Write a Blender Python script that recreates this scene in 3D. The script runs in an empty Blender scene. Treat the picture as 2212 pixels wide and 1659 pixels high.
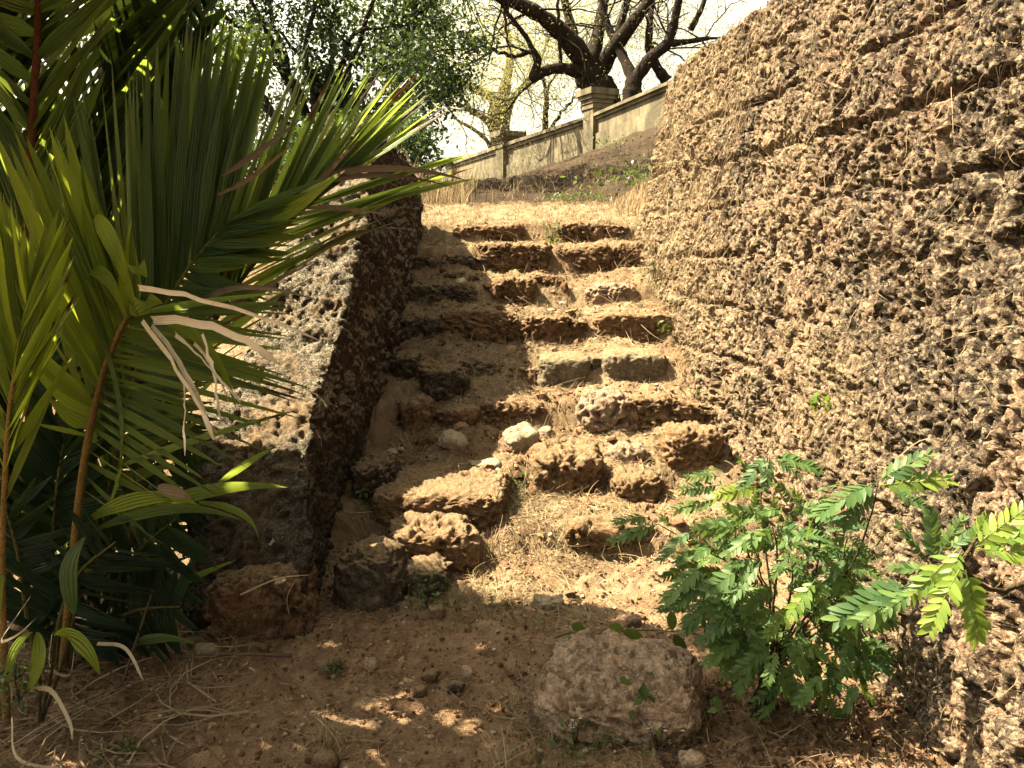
import bpy, math, random
import numpy as np
from mathutils import Vector

random.seed(7)
rng = np.random.default_rng(7)
SC = bpy.context.scene
COL = SC.collection

# ------------------------------------------------------------------ camera, sky, sun, exposure
PITCH = math.radians(9.45)
FPX = 835.0
CAM_H = 1.55
cam_d = bpy.data.cameras.new('camera')
cam_d.sensor_width = 36.0
cam_d.lens = FPX / 1024 * 36
cam_d.clip_start = 0.05
cam_d.clip_end = 2000
cam = bpy.data.objects.new('camera', cam_d)
COL.objects.link(cam)
cam.location = (0, 0, CAM_H)
cam.rotation_euler = (math.pi / 2 - PITCH, 0, 0)
SC.camera = cam

SUN_AZ = math.radians(76)      # from +Y towards -X
SUN_EL = math.radians(54)
SD = Vector((-math.sin(SUN_AZ) * math.cos(SUN_EL), math.cos(SUN_AZ) * math.cos(SUN_EL), math.sin(SUN_EL)))
W = bpy.data.worlds.new('World')
SC.world = W
W.use_nodes = True
_n = W.node_tree.nodes
_n.clear()
_o = _n.new('ShaderNodeOutputWorld')
_b = _n.new('ShaderNodeBackground')
_s = _n.new('ShaderNodeTexSky')
_s.sky_type = 'NISHITA'
_s.sun_disc = False
_s.sun_elevation = SUN_EL
_s.sun_rotation = -SUN_AZ
_s.air_density = 1.0
_s.dust_density = 4.0
_s.ozone_density = 0.6
_b.inputs['Strength'].default_value = 0.057
_m = _n.new('ShaderNodeMix')
_m.data_type = 'RGBA'; _m.blend_type = 'MULTIPLY'
_m.inputs[0].default_value = 1.0
_m.inputs[7].default_value = (1.0, .92, .70, 1)          # warm hazy air
_h = _n.new('ShaderNodeHueSaturation')
_h.inputs['Saturation'].default_value = 0.15
W.node_tree.links.new(_s.outputs[0], _h.inputs['Color'])
W.node_tree.links.new(_h.outputs[0], _m.inputs[6])
W.node_tree.links.new(_m.outputs[2], _b.inputs[0])
W.node_tree.links.new(_b.outputs[0], _o.inputs[0])
sun_d = bpy.data.lights.new('sun', 'SUN')
sun_d.energy = 5.0
sun_d.angle = math.radians(0.5)
sun_d.color = (1.0, 0.84, 0.57)
sun = bpy.data.objects.new('sun', sun_d)
COL.objects.link(sun)
sun.rotation_euler = SD.to_track_quat('Z', 'Y').to_euler()
sun.location = SD * 40
SC.view_settings.view_transform = 'Standard'
SC.view_settings.look = 'None'
SC.view_settings.exposure = 3.1
SC.view_settings.gamma = 1.0
SC.cycles.max_bounces = 5
SC.cycles.diffuse_bounces = 2
SC.cycles.glossy_bounces = 2
SC.cycles.transmission_bounces = 4
SC.cycles.transparent_max_bounces = 4

# ------------------------------------------------------------------ helpers
KD = 1024 / 2212.0                 # measuring photo at 2212 px width


def P(x, y, d):
    """point at forward distance d seen at measuring position (x, y)"""
    a = (x * KD - 512) / FPX
    b = (384 - y * KD) / FPX
    r = (a, b * math.sin(PITCH) + math.cos(PITCH), b * math.cos(PITCH) - math.sin(PITCH))
    k = d / r[1]
    return np.array([r[0] * k, d, CAM_H + r[2] * k])


def sstep(a, b, x):
    t = np.clip((x - a) / (b - a), 0, 1)
    return t * t * (3 - 2 * t)


def _hash(ix, iy, iz, seed):
    h = (ix.astype(np.int64) * 374761393 + iy.astype(np.int64) * 668265263 + iz.astype(np.int64) * 2147483647 + seed * 1274126177) & 0xFFFFFFFF
    h = ((h ^ (h >> 13)) * 1274126177) & 0xFFFFFFFF
    h = ((h ^ (h >> 16)) * 2246822519) & 0xFFFFFFFF
    h = h ^ (h >> 15)
    return (h & 0xFFFFFF) / float(0x1000000)


def vnoise(p, seed=0):
    i = np.floor(p).astype(np.int64)
    f = p - i
    f = f * f * f * (f * (f * 6 - 15) + 10)
    r = 0
    for dx in (0, 1):
        wx = f[:, 0] if dx else 1 - f[:, 0]
        for dy in (0, 1):
            wy = f[:, 1] if dy else 1 - f[:, 1]
            for dz in (0, 1):
                wz = f[:, 2] if dz else 1 - f[:, 2]
                r = r + wx * wy * wz * _hash(i[:, 0] + dx, i[:, 1] + dy, i[:, 2] + dz, seed)
    return r * 2 - 1


def fbm(p, octv=4, seed=0, gain=0.5):
    a, s, r = 1.0, 0.0, 0
    q = p
    for k in range(octv):
        r = r + a * vnoise(q, seed + k * 17)
        s += a
        a *= gain
        q = q * 2.03 + 13.7
        q = np.stack([q[:, 0] * .8 - q[:, 2] * .6, q[:, 1], q[:, 0] * .6 + q[:, 2] * .8], 1)
    return r / s


def worley(p, seed=0):
    i = np.floor(p).astype(np.int64)
    f1 = np.full(len(p), 9.0)
    for dx in (-1, 0, 1):
        for dy in (-1, 0, 1):
            for dz in (-1, 0, 1):
                c = i + np.array([dx, dy, dz])
                q = np.stack([c[:, k] + _hash(c[:, 0], c[:, 1], c[:, 2], seed + 91 * k) for k in range(3)], 1)
                f1 = np.minimum(f1, ((q - p) ** 2).sum(1))
    return np.sqrt(f1)


def make_mesh(name, V, faces, attr=None, smooth=True):
    """faces: list of int arrays (m,3) or (m,4)"""
    me = bpy.data.meshes.new(name)
    V = np.asarray(V, dtype=np.float32)
    me.vertices.add(len(V))
    me.vertices.foreach_set('co', V.ravel())
    fs = [np.asarray(f, dtype=np.int32) for f in faces if len(f)]
    lt = np.concatenate([np.full(len(f), f.shape[1], dtype=np.int32) for f in fs])
    li = np.concatenate([f.ravel() for f in fs])
    ls = np.concatenate([[0], np.cumsum(lt)[:-1]]).astype(np.int32)
    me.loops.add(len(li))
    me.loops.foreach_set('vertex_index', li)
    me.polygons.add(len(lt))
    me.polygons.foreach_set('loop_start', ls)
    me.polygons.foreach_set('loop_total', lt)
    me.polygons.foreach_set('use_smooth', np.full(len(lt), bool(smooth)))
    if attr is not None:
        at = me.attributes.new('lf', 'FLOAT_VECTOR', 'POINT')
        at.data.foreach_set('vector', np.asarray(attr, dtype=np.float32).ravel())
    me.update(calc_edges=True)
    me.validate()
    return me


def tag(o, label=None, cat=None, group=None, kind=None):
    if label: o['label'] = label
    if cat: o['category'] = cat
    if group: o['group'] = group
    if kind: o['kind'] = kind
    return o


def obj(name, me, mat=None, parent=None, loc=None):
    o = bpy.data.objects.new(name, me)
    COL.objects.link(o)
    if mat is not None and me is not None and len(me.materials) == 0:
        me.materials.append(mat)
    if parent is not None:
        o.parent = parent
        o.location = -parent_loc(parent) if loc is None else loc
    elif loc is not None:
        o.location = loc
    return o


def parent_loc(p):
    v = Vector(p.location)
    while p.parent:
        p = p.parent
        v = v + Vector(p.location)
    return v


def empty(name, loc, label, cat, group=None):
    o = bpy.data.objects.new(name, None)
    COL.objects.link(o)
    o.location = loc
    o.empty_display_size = .1
    return tag(o, label, cat, group)


class MB:
    def __init__(s):
        s.V, s.F, s.A, s.n = [], [], [], 0

    def add(s, V, F, A=None):
        V = np.asarray(V, float).reshape(-1, 3)
        s.V.append(V)
        for f in (F if isinstance(F, list) else [F]):
            if len(f): s.F.append(np.asarray(f) + s.n)
        s.A.append(np.zeros((len(V), 3)) if A is None else np.asarray(A, float).reshape(-1, 3))
        s.n += len(V)

    def mesh(s, name, smooth=True):
        return make_mesh(name, np.concatenate(s.V), s.F, np.concatenate(s.A), smooth)

    def build(s, name, mat, parent=None, smooth=True):
        """object whose vertices are in world coordinates"""
        if parent is None:
            V = np.concatenate(s.V)
            c = np.array([V[:, 0].mean(), V[:, 1].mean(), V[:, 2].min()])
            s.V = [V - c]
            return obj(name, s.mesh(name, smooth), mat, None, c)
        return obj(name, s.mesh(name, smooth), mat, parent)


def grid_faces(n, m, off=0):
    i = np.arange(n - 1)[:, None] * m + np.arange(m - 1)[None, :]
    i = i.ravel() + off
    return np.stack([i, i + 1, i + m + 1, i + m], 1)


def grid_normals(G):
    du = np.gradient(G, axis=0)
    dv = np.gradient(G, axis=1)
    n = np.cross(du, dv)
    return n / (np.linalg.norm(n, axis=2, keepdims=True) + 1e-9)


def norm(v):
    v = np.asarray(v, float)
    return v / (np.linalg.norm(v, axis=-1, keepdims=True) + 1e-9)


def catmull(pts, n):
    pts = np.asarray(pts, float)
    k = len(pts)
    if k == 2:
        t = np.linspace(0, 1, n)[:, None]
        return pts[0] * (1 - t) + pts[1] * t
    q = np.vstack([2 * pts[0] - pts[1], pts, 2 * pts[-1] - pts[-2]])
    out = []
    for u in np.linspace(0, k - 1 - 1e-6, n):
        i = int(u); t = u - i
        a, b, c, d = q[i:i + 4]
        out.append(.5 * (2 * b + (c - a) * t + (2 * a - 5 * b + 4 * c - d) * t * t + (3 * b - a - 3 * c + d) * t ** 3))
    return np.array(out)


def tube(mb, pts, radii, seg=6, v1=0.0):
    pts = np.asarray(pts, float)
    n = len(pts)
    radii = np.broadcast_to(np.asarray(radii, float), (n,))
    T = norm(np.gradient(pts, axis=0))
    up = np.array([0.13, 0.31, 0.94]) if abs(T[0, 2]) < .9 else np.array([1., .1, 0])
    U = np.zeros((n, 3))
    u = up - T[0] * (up @ T[0]); u = u / np.linalg.norm(u)
    for i in range(n):
        u = u - T[i] * (u @ T[i]); u = u / (np.linalg.norm(u) + 1e-9)
        U[i] = u
    B = np.cross(T, U)
    a = np.linspace(0, 2 * math.pi, seg, endpoint=False)
    V = pts[:, None] + radii[:, None, None] * (U[:, None] * np.cos(a)[None, :, None] + B[:, None] * np.sin(a)[None, :, None])
    f = []
    for i in range(n - 1):
        for j in range(seg):
            j2 = (j + 1) % seg
            f.append((i * seg + j, i * seg + j2, (i + 1) * seg + j2, (i + 1) * seg + j))
    f = np.array(f)
    caps = [np.array([[i for i in (0, 1, 2)]])]
    A = np.zeros((n * seg, 3)); A[:, 0] = v1; A[:, 1] = np.repeat(np.linspace(0, 1, n), seg)
    mb.add(V, f, A)


def ribbons(mb, paths, sides, width, prof=None):
    """paths (n,k,3), sides (n,3) or (n,k,3), width (n,)"""
    n, k, _ = paths.shape
    if sides.ndim == 2: sides = np.repeat(sides[:, None], k, 1)
    pr = np.linspace(0, 1, k)
    pw = (1 - pr ** 2 * .85) if prof is None else np.asarray(prof)
    w = width[:, None, None] * pw[None, :, None] * .5
    V = np.stack([paths - sides * w, paths + sides * w], 2).reshape(-1, 3)
    base = (np.arange(n) * k * 2)[:, None] + (np.arange(k - 1) * 2)[None]
    base = base.ravel()
    F = np.stack([base, base + 1, base + 3, base + 2], 1)
    A = np.zeros((n, k, 2, 3))
    A[..., 0] = rng.random(n)[:, None, None]
    A[..., 1] = pr[None, :, None]
    mb.add(V, F, A)


def leaf_quads(mb, C, size, wratio=.5, up_bias=0.4, droop=None):
    n = len(C)
    u = rng.normal(size=(n, 3))
    if droop is not None: u += np.array(droop)
    u = norm(u)
    nrm = rng.normal(size=(n, 3)); nrm[:, 2] += up_bias * 2
    v = norm(np.cross(nrm, u))
    w2 = np.cross(u, v)
    l = (size * (.6 + .8 * rng.random(n)))[:, None] * .5
    V = np.stack([C - u * l, C + v * l * wratio + w2 * l * .12, C + u * l, C - v * l * wratio + w2 * l * .12], 1).reshape(-1, 3)
    b = np.arange(n) * 4
    A = np.zeros((n, 4, 3)); A[..., 0] = rng.random(n)[:, None]; A[:, 2, 1] = 1; A[:, 1, 2] = 1; A[:, 3, 2] = -1
    mb.add(V, np.stack([b, b + 1, b + 2, b + 3], 1), A)


# ------------------------------------------------------------------ materials
ALB = .41


def al(c):
    return tuple(v * ALB for v in c)


class NT:
    def __init__(s, name):
        s.m = bpy.data.materials.new(name)
        s.m.use_nodes = True
        s.t = s.m.node_tree
        s.t.nodes.clear()
        s.out = s.t.nodes.new('ShaderNodeOutputMaterial')

    def new(s, ty, **kw):
        n = s.t.nodes.new(ty)
        for k, v in kw.items():
            if k in n.inputs:
                n.inputs[k].default_value = v
            else:
                setattr(n, k, v)
        return n

    def link(s, a, b):
        s.t.links.new(a, b)

    def coord(s, scale=None):
        c = s.new('ShaderNodeNewGeometry').outputs['Position']
        if scale:
            m = s.new('ShaderNodeMapping')
            m.inputs['Scale'].default_value = scale
            s.link(c, m.inputs[0]); c = m.outputs[0]
        return c

    def noise(s, scale, detail=5, rough=.6, co=None, dist=0.0):
        n = s.new('ShaderNodeTexNoise')
        n.inputs['Scale'].default_value = scale
        n.inputs['Detail'].default_value = detail
        n.inputs['Roughness'].default_value = rough
        n.inputs['Distortion'].default_value = dist
        s.link(co if co is not None else s.coord(), n.inputs['Vector'])
        return n.outputs['Fac']

    def ramp(s, fac, stops):
        r = s.new('ShaderNodeValToRGB')
        e = r.color_ramp.elements
        while len(e) > 1: e.remove(e[-1])
        e[0].position = stops[0][0]; e[0].color = al(stops[0][1]) + (1,)
        for p, c in stops[1:]:
            x = e.new(p); x.color = al(c) + (1,)
        s.link(fac, r.inputs[0])
        return r.outputs[0]

    def rampf(s, fac, a, b):
        r = s.new('ShaderNodeMapRange')
        r.inputs[1].default_value = a; r.inputs[2].default_value = b
        s.link(fac, r.inputs[0])
        return r.outputs[0]

    def mix(s, fac, a, b, mode='MIX'):
        n = s.new('ShaderNodeMix', data_type='RGBA', blend_type=mode)
        for v, i in ((fac, 0), (a, 6), (b, 7)):
            if isinstance(v, (int, float)): n.inputs[i].default_value = v
            elif isinstance(v, tuple): n.inputs[i].default_value = al(v) + (1,)
            else: s.link(v, n.inputs[i])
        return n.outputs[2]

    def math(s, op, a, b=None):
        n = s.new('ShaderNodeMath', operation=op)
        for i, v in enumerate((a, b)):
            if v is None: continue
            if isinstance(v, (int, float)): n.inputs[i].default_value = v
            else: s.link(v, n.inputs[i])
        return n.outputs[0]

    def attr(s):
        a = s.new('ShaderNodeAttribute')
        a.attribute_name = 'lf'
        x = s.new('ShaderNodeSeparateXYZ')
        s.link(a.outputs['Vector'], x.inputs[0])
        return x.outputs

    def surface(s, col, rough=.9, bump=None, bdist=.01, spec=.2, bstr=1.0):
        p = s.new('ShaderNodeBsdfPrincipled')
        if isinstance(col, tuple): p.inputs['Base Color'].default_value = col + (1,)
        else: s.link(col, p.inputs['Base Color'])
        if isinstance(rough, (int, float)): p.inputs['Roughness'].default_value = rough
        else: s.link(rough, p.inputs['Roughness'])
        p.inputs['Specular IOR Level'].default_value = spec
        if bump is not None:
            b = s.new('ShaderNodeBump')
            b.inputs['Distance'].default_value = bdist
            b.inputs['Strength'].default_value = bstr
            s.link(bump, b.inputs['Height'])
            s.link(b.outputs[0], p.inputs['Normal'])
        s.link(p.outputs[0], s.out.inputs[0])
        return p


def mat_soil():
    t = NT('soil')
    big = t.noise(1.3, 5, .6)
    med = t.noise(9, 6, .65)
    fin = t.noise(70, 5, .7)
    spk = t.noise(220, 3, .6)
    c = t.ramp(med, [(.28, (.20, .13, .075)), (.5, (.42, .305, .185)), (.72, (.70, .56, .36))])
    c = t.mix(t.math('MULTIPLY', t.rampf(big, .46, .62), .7), c, (.34, .21, .12))
    sep = t.new('ShaderNodeSeparateXYZ')
    t.link(t.coord(), sep.inputs[0])
    path = t.rampf(t.math('ADD', sep.outputs[1], t.math('MULTIPLY', big, 1.2)), 4.15, 3.7)
    c = t.mix(t.math('MULTIPLY', path, .65), c, t.ramp(med, [(.3, (.28, .15, .085)), (.7, (.62, .40, .25))]))
    bank = t.math('MULTIPLY', t.rampf(t.math('ADD', sep.outputs[1], t.math('MULTIPLY', med, 2.0)), 9.75, 10.05), 1.0)
    c = t.mix(bank, c, t.ramp(fin, [(.3, (.02, .015, .011)), (.7, (.10, .066, .038))]))
    c = t.mix(t.math('MULTIPLY', t.rampf(fin, .52, .75), .55), c, (.62, .45, .27))
    c = t.mix(t.math('MULTIPLY', t.rampf(spk, .57, .68), .75), c, (.08, .045, .028))
    h = t.math('ADD', t.math('MULTIPLY', fin, .7), t.math('MULTIPLY', spk, .4))
    t.surface(c, .95, h, .028, .1)
    return t.m


def mat_laterite(name, cols, lichen=.4, dark=.5, streak=0.0, scale=1.0, tan=0.0, dust=0.0, crust=.3):
    t = NT(name)
    big = t.noise(2.2 * scale, 4, .6)
    med = t.noise(11 * scale, 6, .68, dist=.4)
    fin = t.noise(55 * scale, 5, .7)
    lic = t.noise(5.1 * scale, 6, .7)
    spk = t.noise(140, 3, .7)
    c = t.ramp(med, [(.25, cols[0]), (.45, cols[1]), (.6, cols[2]), (.78, cols[3])])
    c = t.mix(t.math('MULTIPLY', t.rampf(big, .5, .64), .6), c, cols[2])
    c = t.mix(t.math('MULTIPLY', t.rampf(t.noise(1.7 * scale, 4, .65, co=t.coord((1.1, 1.1, .8))), .52, .66), dark * .6), c, (.10, .07, .055))
    # pale crust and dark dry moss as stains of their own
    c = t.mix(t.math('MULTIPLY', t.rampf(lic, .56, .66), lichen), c, (.52, .45, .32))
    d = t.noise(7.3 * scale, 7, .72, co=t.coord((1, 1, .55)))
    c = t.mix(t.math('MULTIPLY', t.rampf(d, .475, .56), dark), c, (.055, .045, .035))
    if streak:
        st = t.noise(3.0, 4, .6, co=t.coord((1.0, 1.0, .16)))
        st2 = t.noise(30, 4, .7)
        sy = t.new('ShaderNodeSeparateXYZ')
        t.link(t.coord(), sy.inputs[0])
        run = t.math('SUBTRACT', 1.0, t.math('MULTIPLY', t.math('ABSOLUTE', t.math('SUBTRACT', sy.outputs[1], 2.78)), 2.4))
        run = t.math('MULTIPLY', t.math('MAXIMUM', run, 0.0), .42)      # the long run-off stain near the shrub
        m = t.math('MULTIPLY', t.rampf(t.math('ADD', st, run), .50, .62), t.rampf(st2, .28, .55))
        c = t.mix(t.math('MULTIPLY', m, streak), c, (.035, .036, .034))
    if tan:
        tn = t.noise(1.1, 3, .5)
        ty = t.new('ShaderNodeSeparateXYZ')
        t.link(t.coord(), ty.inputs[0])
        far = t.math('MULTIPLY', t.math('SUBTRACT', ty.outputs[1], 3.4), .12)
        low = t.math('MULTIPLY', t.math('SUBTRACT', 1.6, ty.outputs[2]), .08)
        c = t.mix(t.math('MULTIPLY', t.rampf(t.math('ADD', tn, t.math('ADD', far, low)), .55, .9), tan), c, t.ramp(t.noise(40, 4, .7, co=t.coord((1, 1, .3))), [(.35, (.30, .19, .10)), (.65, (.78, .60, .36))]))
    vo = t.new('ShaderNodeTexVoronoi')
    vo.inputs['Scale'].default_value = 62 * scale
    t.link(t.coord(), vo.inputs['Vector'])
    vs = t.new('ShaderNodeSeparateColor')
    t.link(vo.outputs['Color'], vs.inputs[0])
    crumb = vs.outputs[0]
    c = t.mix(t.math('MULTIPLY', t.rampf(crumb, .45, .95), crust), c, cols[3])
    c = t.mix(t.math('MULTIPLY', t.rampf(crumb, .38, .05), crust), c, cols[0])
    c = t.mix(t.math('MULTIPLY', t.rampf(fin, .5, .72), .4), c, cols[3])
    c = t.mix(t.math('MULTIPLY', t.rampf(spk, .55, .66), .6), c, (.07, .05, .04))
    if dust:
        gn = t.new('ShaderNodeSeparateXYZ')
        t.link(t.new('ShaderNodeNewGeometry').outputs['Normal'], gn.inputs[0])
        dn = t.noise(17, 5, .7)
        f = t.rampf(t.math('ADD', gn.outputs[2], t.math('MULTIPLY', dn, .8)), .95, 1.25)
        c = t.mix(t.math('MULTIPLY', f, dust), c, t.ramp(t.noise(60, 4, .7), [(.35, (.30, .19, .105)), (.65, (.60, .45, .27))]))
    h = t.math('ADD', fin, t.math('MULTIPLY', spk, .6))
    t.surface(c, .92, h, .022, .12)
    return t.m


def mat_lichen():
    t = NT('lichen_masonry')
    a = t.noise(95, 4, .75)
    b = t.noise(3.2, 5, .65)
    e = t.noise(26, 5, .7)
    c = t.ramp(a, [(.36, (.035, .032, .027)), (.5, (.20, .17, .125)), (.66, (.66, .58, .43))])
    c = t.mix(t.math('MULTIPLY', t.rampf(b, .48, .60), .8), c, t.ramp(e, [(.35, (.10, .06, .035)), (.65, (.50, .34, .20))]))
    c = t.mix(t.math('MULTIPLY', t.rampf(e, .58, .7), .6), c, (.05, .045, .035))
    sep = t.new('ShaderNodeSeparateXYZ')
    t.link(t.coord(), sep.inputs[0])
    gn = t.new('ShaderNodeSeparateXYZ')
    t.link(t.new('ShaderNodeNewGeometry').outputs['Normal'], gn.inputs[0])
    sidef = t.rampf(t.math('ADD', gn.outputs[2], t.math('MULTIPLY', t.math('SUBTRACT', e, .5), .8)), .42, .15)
    c = t.mix(sidef, c, t.ramp(e, [(.35, (.03, .022, .017)), (.55, (.085, .058, .04)), (.72, (.17, .115, .075))]))     # bare laterite below the lichen, with the sides' shade painted in dark
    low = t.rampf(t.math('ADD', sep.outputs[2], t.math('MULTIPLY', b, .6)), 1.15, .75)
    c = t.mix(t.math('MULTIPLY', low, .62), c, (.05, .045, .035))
    t.surface(c, .95, t.math('ADD', a, e), .015, .1)
    return t.m


def mat_leaf(name, dark, light, trans, tf=.45, rough=.5, stripes=0.0, brown=0.0, objrand=False, spec=.28):
    t = NT(name)
    x, y, z = t.attr()
    r = x
    if objrand:
        oi = t.new('ShaderNodeObjectInfo')
        r = t.math('FRACT', t.math('ADD', t.math('MULTIPLY', x, .35), oi.outputs['Random']))
    c = t.ramp(r, [(0.0, dark), (.55, tuple((a + b) / 2 for a, b in zip(dark, light))), (1.0, light)])
    tc = t.ramp(r, [(0.0, tuple(v * .55 for v in trans)), (1.0, trans)])
    n = t.noise(14, 4, .6)
    if stripes:
        w = t.math('SINE', t.math('MULTIPLY', z, stripes))
        c = t.mix(t.rampf(w, -.2, 1.0), c, t.mix(.45, c, light))
    if brown:
        k = t.math('ADD', t.math('MULTIPLY', y, .75), t.math('MULTIPLY', n, .5))
        k = t.math('ADD', k, t.math('MULTIPLY', r, brown))
        f = t.rampf(k, 1.28, 1.36)
        c = t.mix(f, c, (.21, .105, .045))
        tc = t.mix(f, tc, (.12, .045, .015))
        f2 = t.math('MULTIPLY', t.rampf(k, 1.13, 1.27), .7)
        c = t.mix(f2, c, (.30, .24, .05)) if False else c
    p = t.new('ShaderNodeBsdfPrincipled')
    t.link(c, p.inputs['Base Color'])
    p.inputs['Roughness'].default_value = rough
    p.inputs['Specular IOR Level'].default_value = spec
    if stripes:
        b = t.new('ShaderNodeBump')
        b.inputs['Distance'].default_value = .004
        t.link(w, b.inputs['Height'])
        t.link(b.outputs[0], p.inputs['Normal'])
    tr = t.new('ShaderNodeBsdfTranslucent')
    t.link(tc, tr.inputs[0])
    mx = t.new('ShaderNodeMixShader')
    mx.inputs[0].default_value = tf
    t.link(p.outputs[0], mx.inputs[1]); t.link(tr.outputs[0], mx.inputs[2])
    t.link(mx.outputs[0], t.out.inputs[0])
    return t.m


def mat_straw(name, a, b, tf=.2, spots=None):
    t = NT(name)
    x, y, z = t.attr()
    c = t.ramp(x, [(0, a), (1, b)])
    if spots:
        c = t.mix(t.math('MULTIPLY', t.rampf(t.noise(28, 5, .7), .54, .68), .55), c, spots)
        c = t.mix(t.math('MULTIPLY', t.rampf(t.math('SINE', t.math('MULTIPLY', z, 14.0)), .2, 1.0), .4), c, spots)
        c = t.mix(t.math('MULTIPLY', t.rampf(y, .8, 1.0), .6), c, spots)
    p = t.new('ShaderNodeBsdfPrincipled')
    t.link(c, p.inputs['Base Color'])
    p.inputs['Roughness'].default_value = .7
    p.inputs['Specular IOR Level'].default_value = .15
    tr = t.new('ShaderNodeBsdfTranslucent')
    t.link(c, tr.inputs[0])
    mx = t.new('ShaderNodeMixShader')
    mx.inputs[0].default_value = tf
    t.link(p.outputs[0], mx.inputs[1]); t.link(tr.outputs[0], mx.inputs[2])
    t.link(mx.outputs[0], t.out.inputs[0])
    return t.m


def mat_bark(name, a, b):
    t = NT(name)
    n = t.noise(9, 6, .7, co=t.coord((1, 1, .35)))
    f = t.noise(38, 4, .7)
    c = t.ramp(n, [(.3, a), (.7, b)])
    t.surface(c, .95, t.math('ADD', n, f), .03, .1)
    return t.m


def mat_plaster():
    t = NT('weathered_plaster')
    n = t.noise(1.6, 6, .7, dist=.6)
    f = t.noise(22, 5, .7)
    st = t.noise(2.6, 5, .65, co=t.coord((1.2, 1.2, .3)))
    c = t.ramp(n, [(.3, (.17, .145, .095)), (.55, (.31, .265, .175)), (.75, (.44, .385, .265))])
    c = t.mix(t.math('MULTIPLY', t.rampf(st, .44, .58), .8), c, (.12, .105, .07))
    c = t.mix(t.math('MULTIPLY', t.rampf(f, .55, .72), .4), c, (.14, .12, .08))
    t.surface(c, .9, f, .01, .15)
    return t.m


M = {}
M['soil'] = mat_soil()
M['wall'] = mat_laterite('laterite_masonry', [(.13, .085, .06), (.26, .155, .105), (.42, .28, .185), (.72, .56, .38)], .55, .92, 1.0, 1.15, .8, 0, .65)
M['block'] = mat_laterite('laterite_block', [(.13, .06, .035), (.33, .185, .095), (.44, .27, .145), (.62, .45, .27)], .3, .35, 0, 1.3, 0, .8)
M['redblock'] = mat_laterite('red_laterite_block', [(.10, .055, .032), (.28, .155, .085), (.40, .235, .13), (.60, .42, .25)], .15, .55, 0, 1.3, 0, .8)
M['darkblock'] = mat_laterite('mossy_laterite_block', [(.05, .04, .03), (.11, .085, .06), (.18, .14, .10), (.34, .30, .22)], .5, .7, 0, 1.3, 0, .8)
M['boulder'] = mat_laterite('pink_laterite_boulder', [(.27, .15, .10), (.57, .37, .255), (.80, .57, .40), (1.1, .90, .66)], .7, .4, 0, 1.2)
M['pale'] = mat_laterite('pale_dressed_stone', [(.22, .17, .11), (.36, .29, .19), (.43, .36, .24), (.56, .49, .35)], .5, .5, 0, 1.0, 0, .9, .4)
M['whitestone'] = mat_laterite('whitish_stone', [(.36, .29, .20), (.58, .48, .34), (.74, .63, .46), (.95, .84, .64)], .3, .2, 0, 1.0, 0, .2, .3)
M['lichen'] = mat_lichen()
M['plaster'] = mat_plaster()
M['palm'] = mat_leaf('palm_leaflet', (.045, .125, .05), (.23, .38, .09), (.80, 1.05, .13), .42, .36, 16.0, .5, False, .45)
M['palm_lime'] = mat_leaf('lime_palm_leaflet', (.11, .22, .035), (.34, .46, .05), (1.0, 1.2, .08), .5, .4, 16.0, .42)
M['palm_dark'] = mat_leaf('shaded_palm_leaflet', (.010, .036, .019), (.035, .09, .036), (.17, .30, .05), .3, .42, 16.0, .35)  # dark green leaves, lowered further to paint in the shade inside the clump
M['dead'] = mat_straw('dead_leaflet', (.75, .64, .46), (1.4, 1.3, 1.05), .25, (.28, .17, .09))
M['deadbrown'] = mat_straw('brown_dead_leaflet', (.16, .12, .08), (.62, .50, .36), .15, (.07, .045, .03))
M['rachis'] = mat_bark('palm_rachis', (.09, .10, .035), (.24, .21, .07))
M['orangerachis'] = mat_bark('orange_palm_rachis', (.20, .13, .045), (.42, .26, .08))
M['redrachis'] = mat_bark('reddish_palm_stalk', (.13, .05, .025), (.25, .10, .045))
M['cassia'] = mat_leaf('pinnate_leaflet', (.06, .145, .055), (.18, .30, .085), (.44, .66, .11), .36, .5, 0, 0, True, .18)
M['cassia_lime'] = mat_leaf('lime_pinnate_leaflet', (.17, .32, .06), (.36, .50, .08), (.62, .90, .1), .45, .45, 0, 0, True, .3)
M['stem'] = mat_bark('green_brown_stem', (.06, .045, .025), (.13, .10, .05))
M['weed'] = mat_leaf('weed_leaf', (.05, .10, .03), (.16, .24, .06), (.28, .38, .06), .35, .5)
M['bark'] = mat_bark('dark_bark', (.018, .014, .011), (.075, .058, .042))
M['palebark'] = mat_bark('pale_bark', (.17, .13, .09), (.36, .29, .20))
M['dense'] = mat_leaf('dense_tree_leaf', (.012, .038, .02), (.06, .115, .045), (.22, .34, .06), .3, .5, 0, 0, False, .2)
M['feather'] = mat_leaf('feathery_leaf', (.16, .17, .06), (.36, .35, .14), (.8, .78, .25), .5, .6, 0, 0, False, .2)
M['straw'] = mat_straw('dry_straw', (.26, .18, .09), (.72, .57, .34))
M['straw_dull'] = mat_straw('dull_straw', (.08, .055, .03), (.52, .40, .25))
M['root'] = mat_straw('dry_rootlet', (.10, .065, .04), (.62, .46, .27), .1)
M['darkroot'] = mat_straw('dark_rootlet', (.035, .025, .018), (.26, .18, .10), .1)  # rootlets darkened along with the painted shade of the parapet sides
M['litter'] = mat_straw('brown_leaf_litter', (.06, .03, .017), (.24, .14, .075), .1)
M['flower'] = mat_straw('white_petal', (.72, .70, .60), (.85, .82, .7), .3)
M['red'] = mat_straw('red_petal', (.55, .07, .04), (.7, .16, .08), .3)

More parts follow.
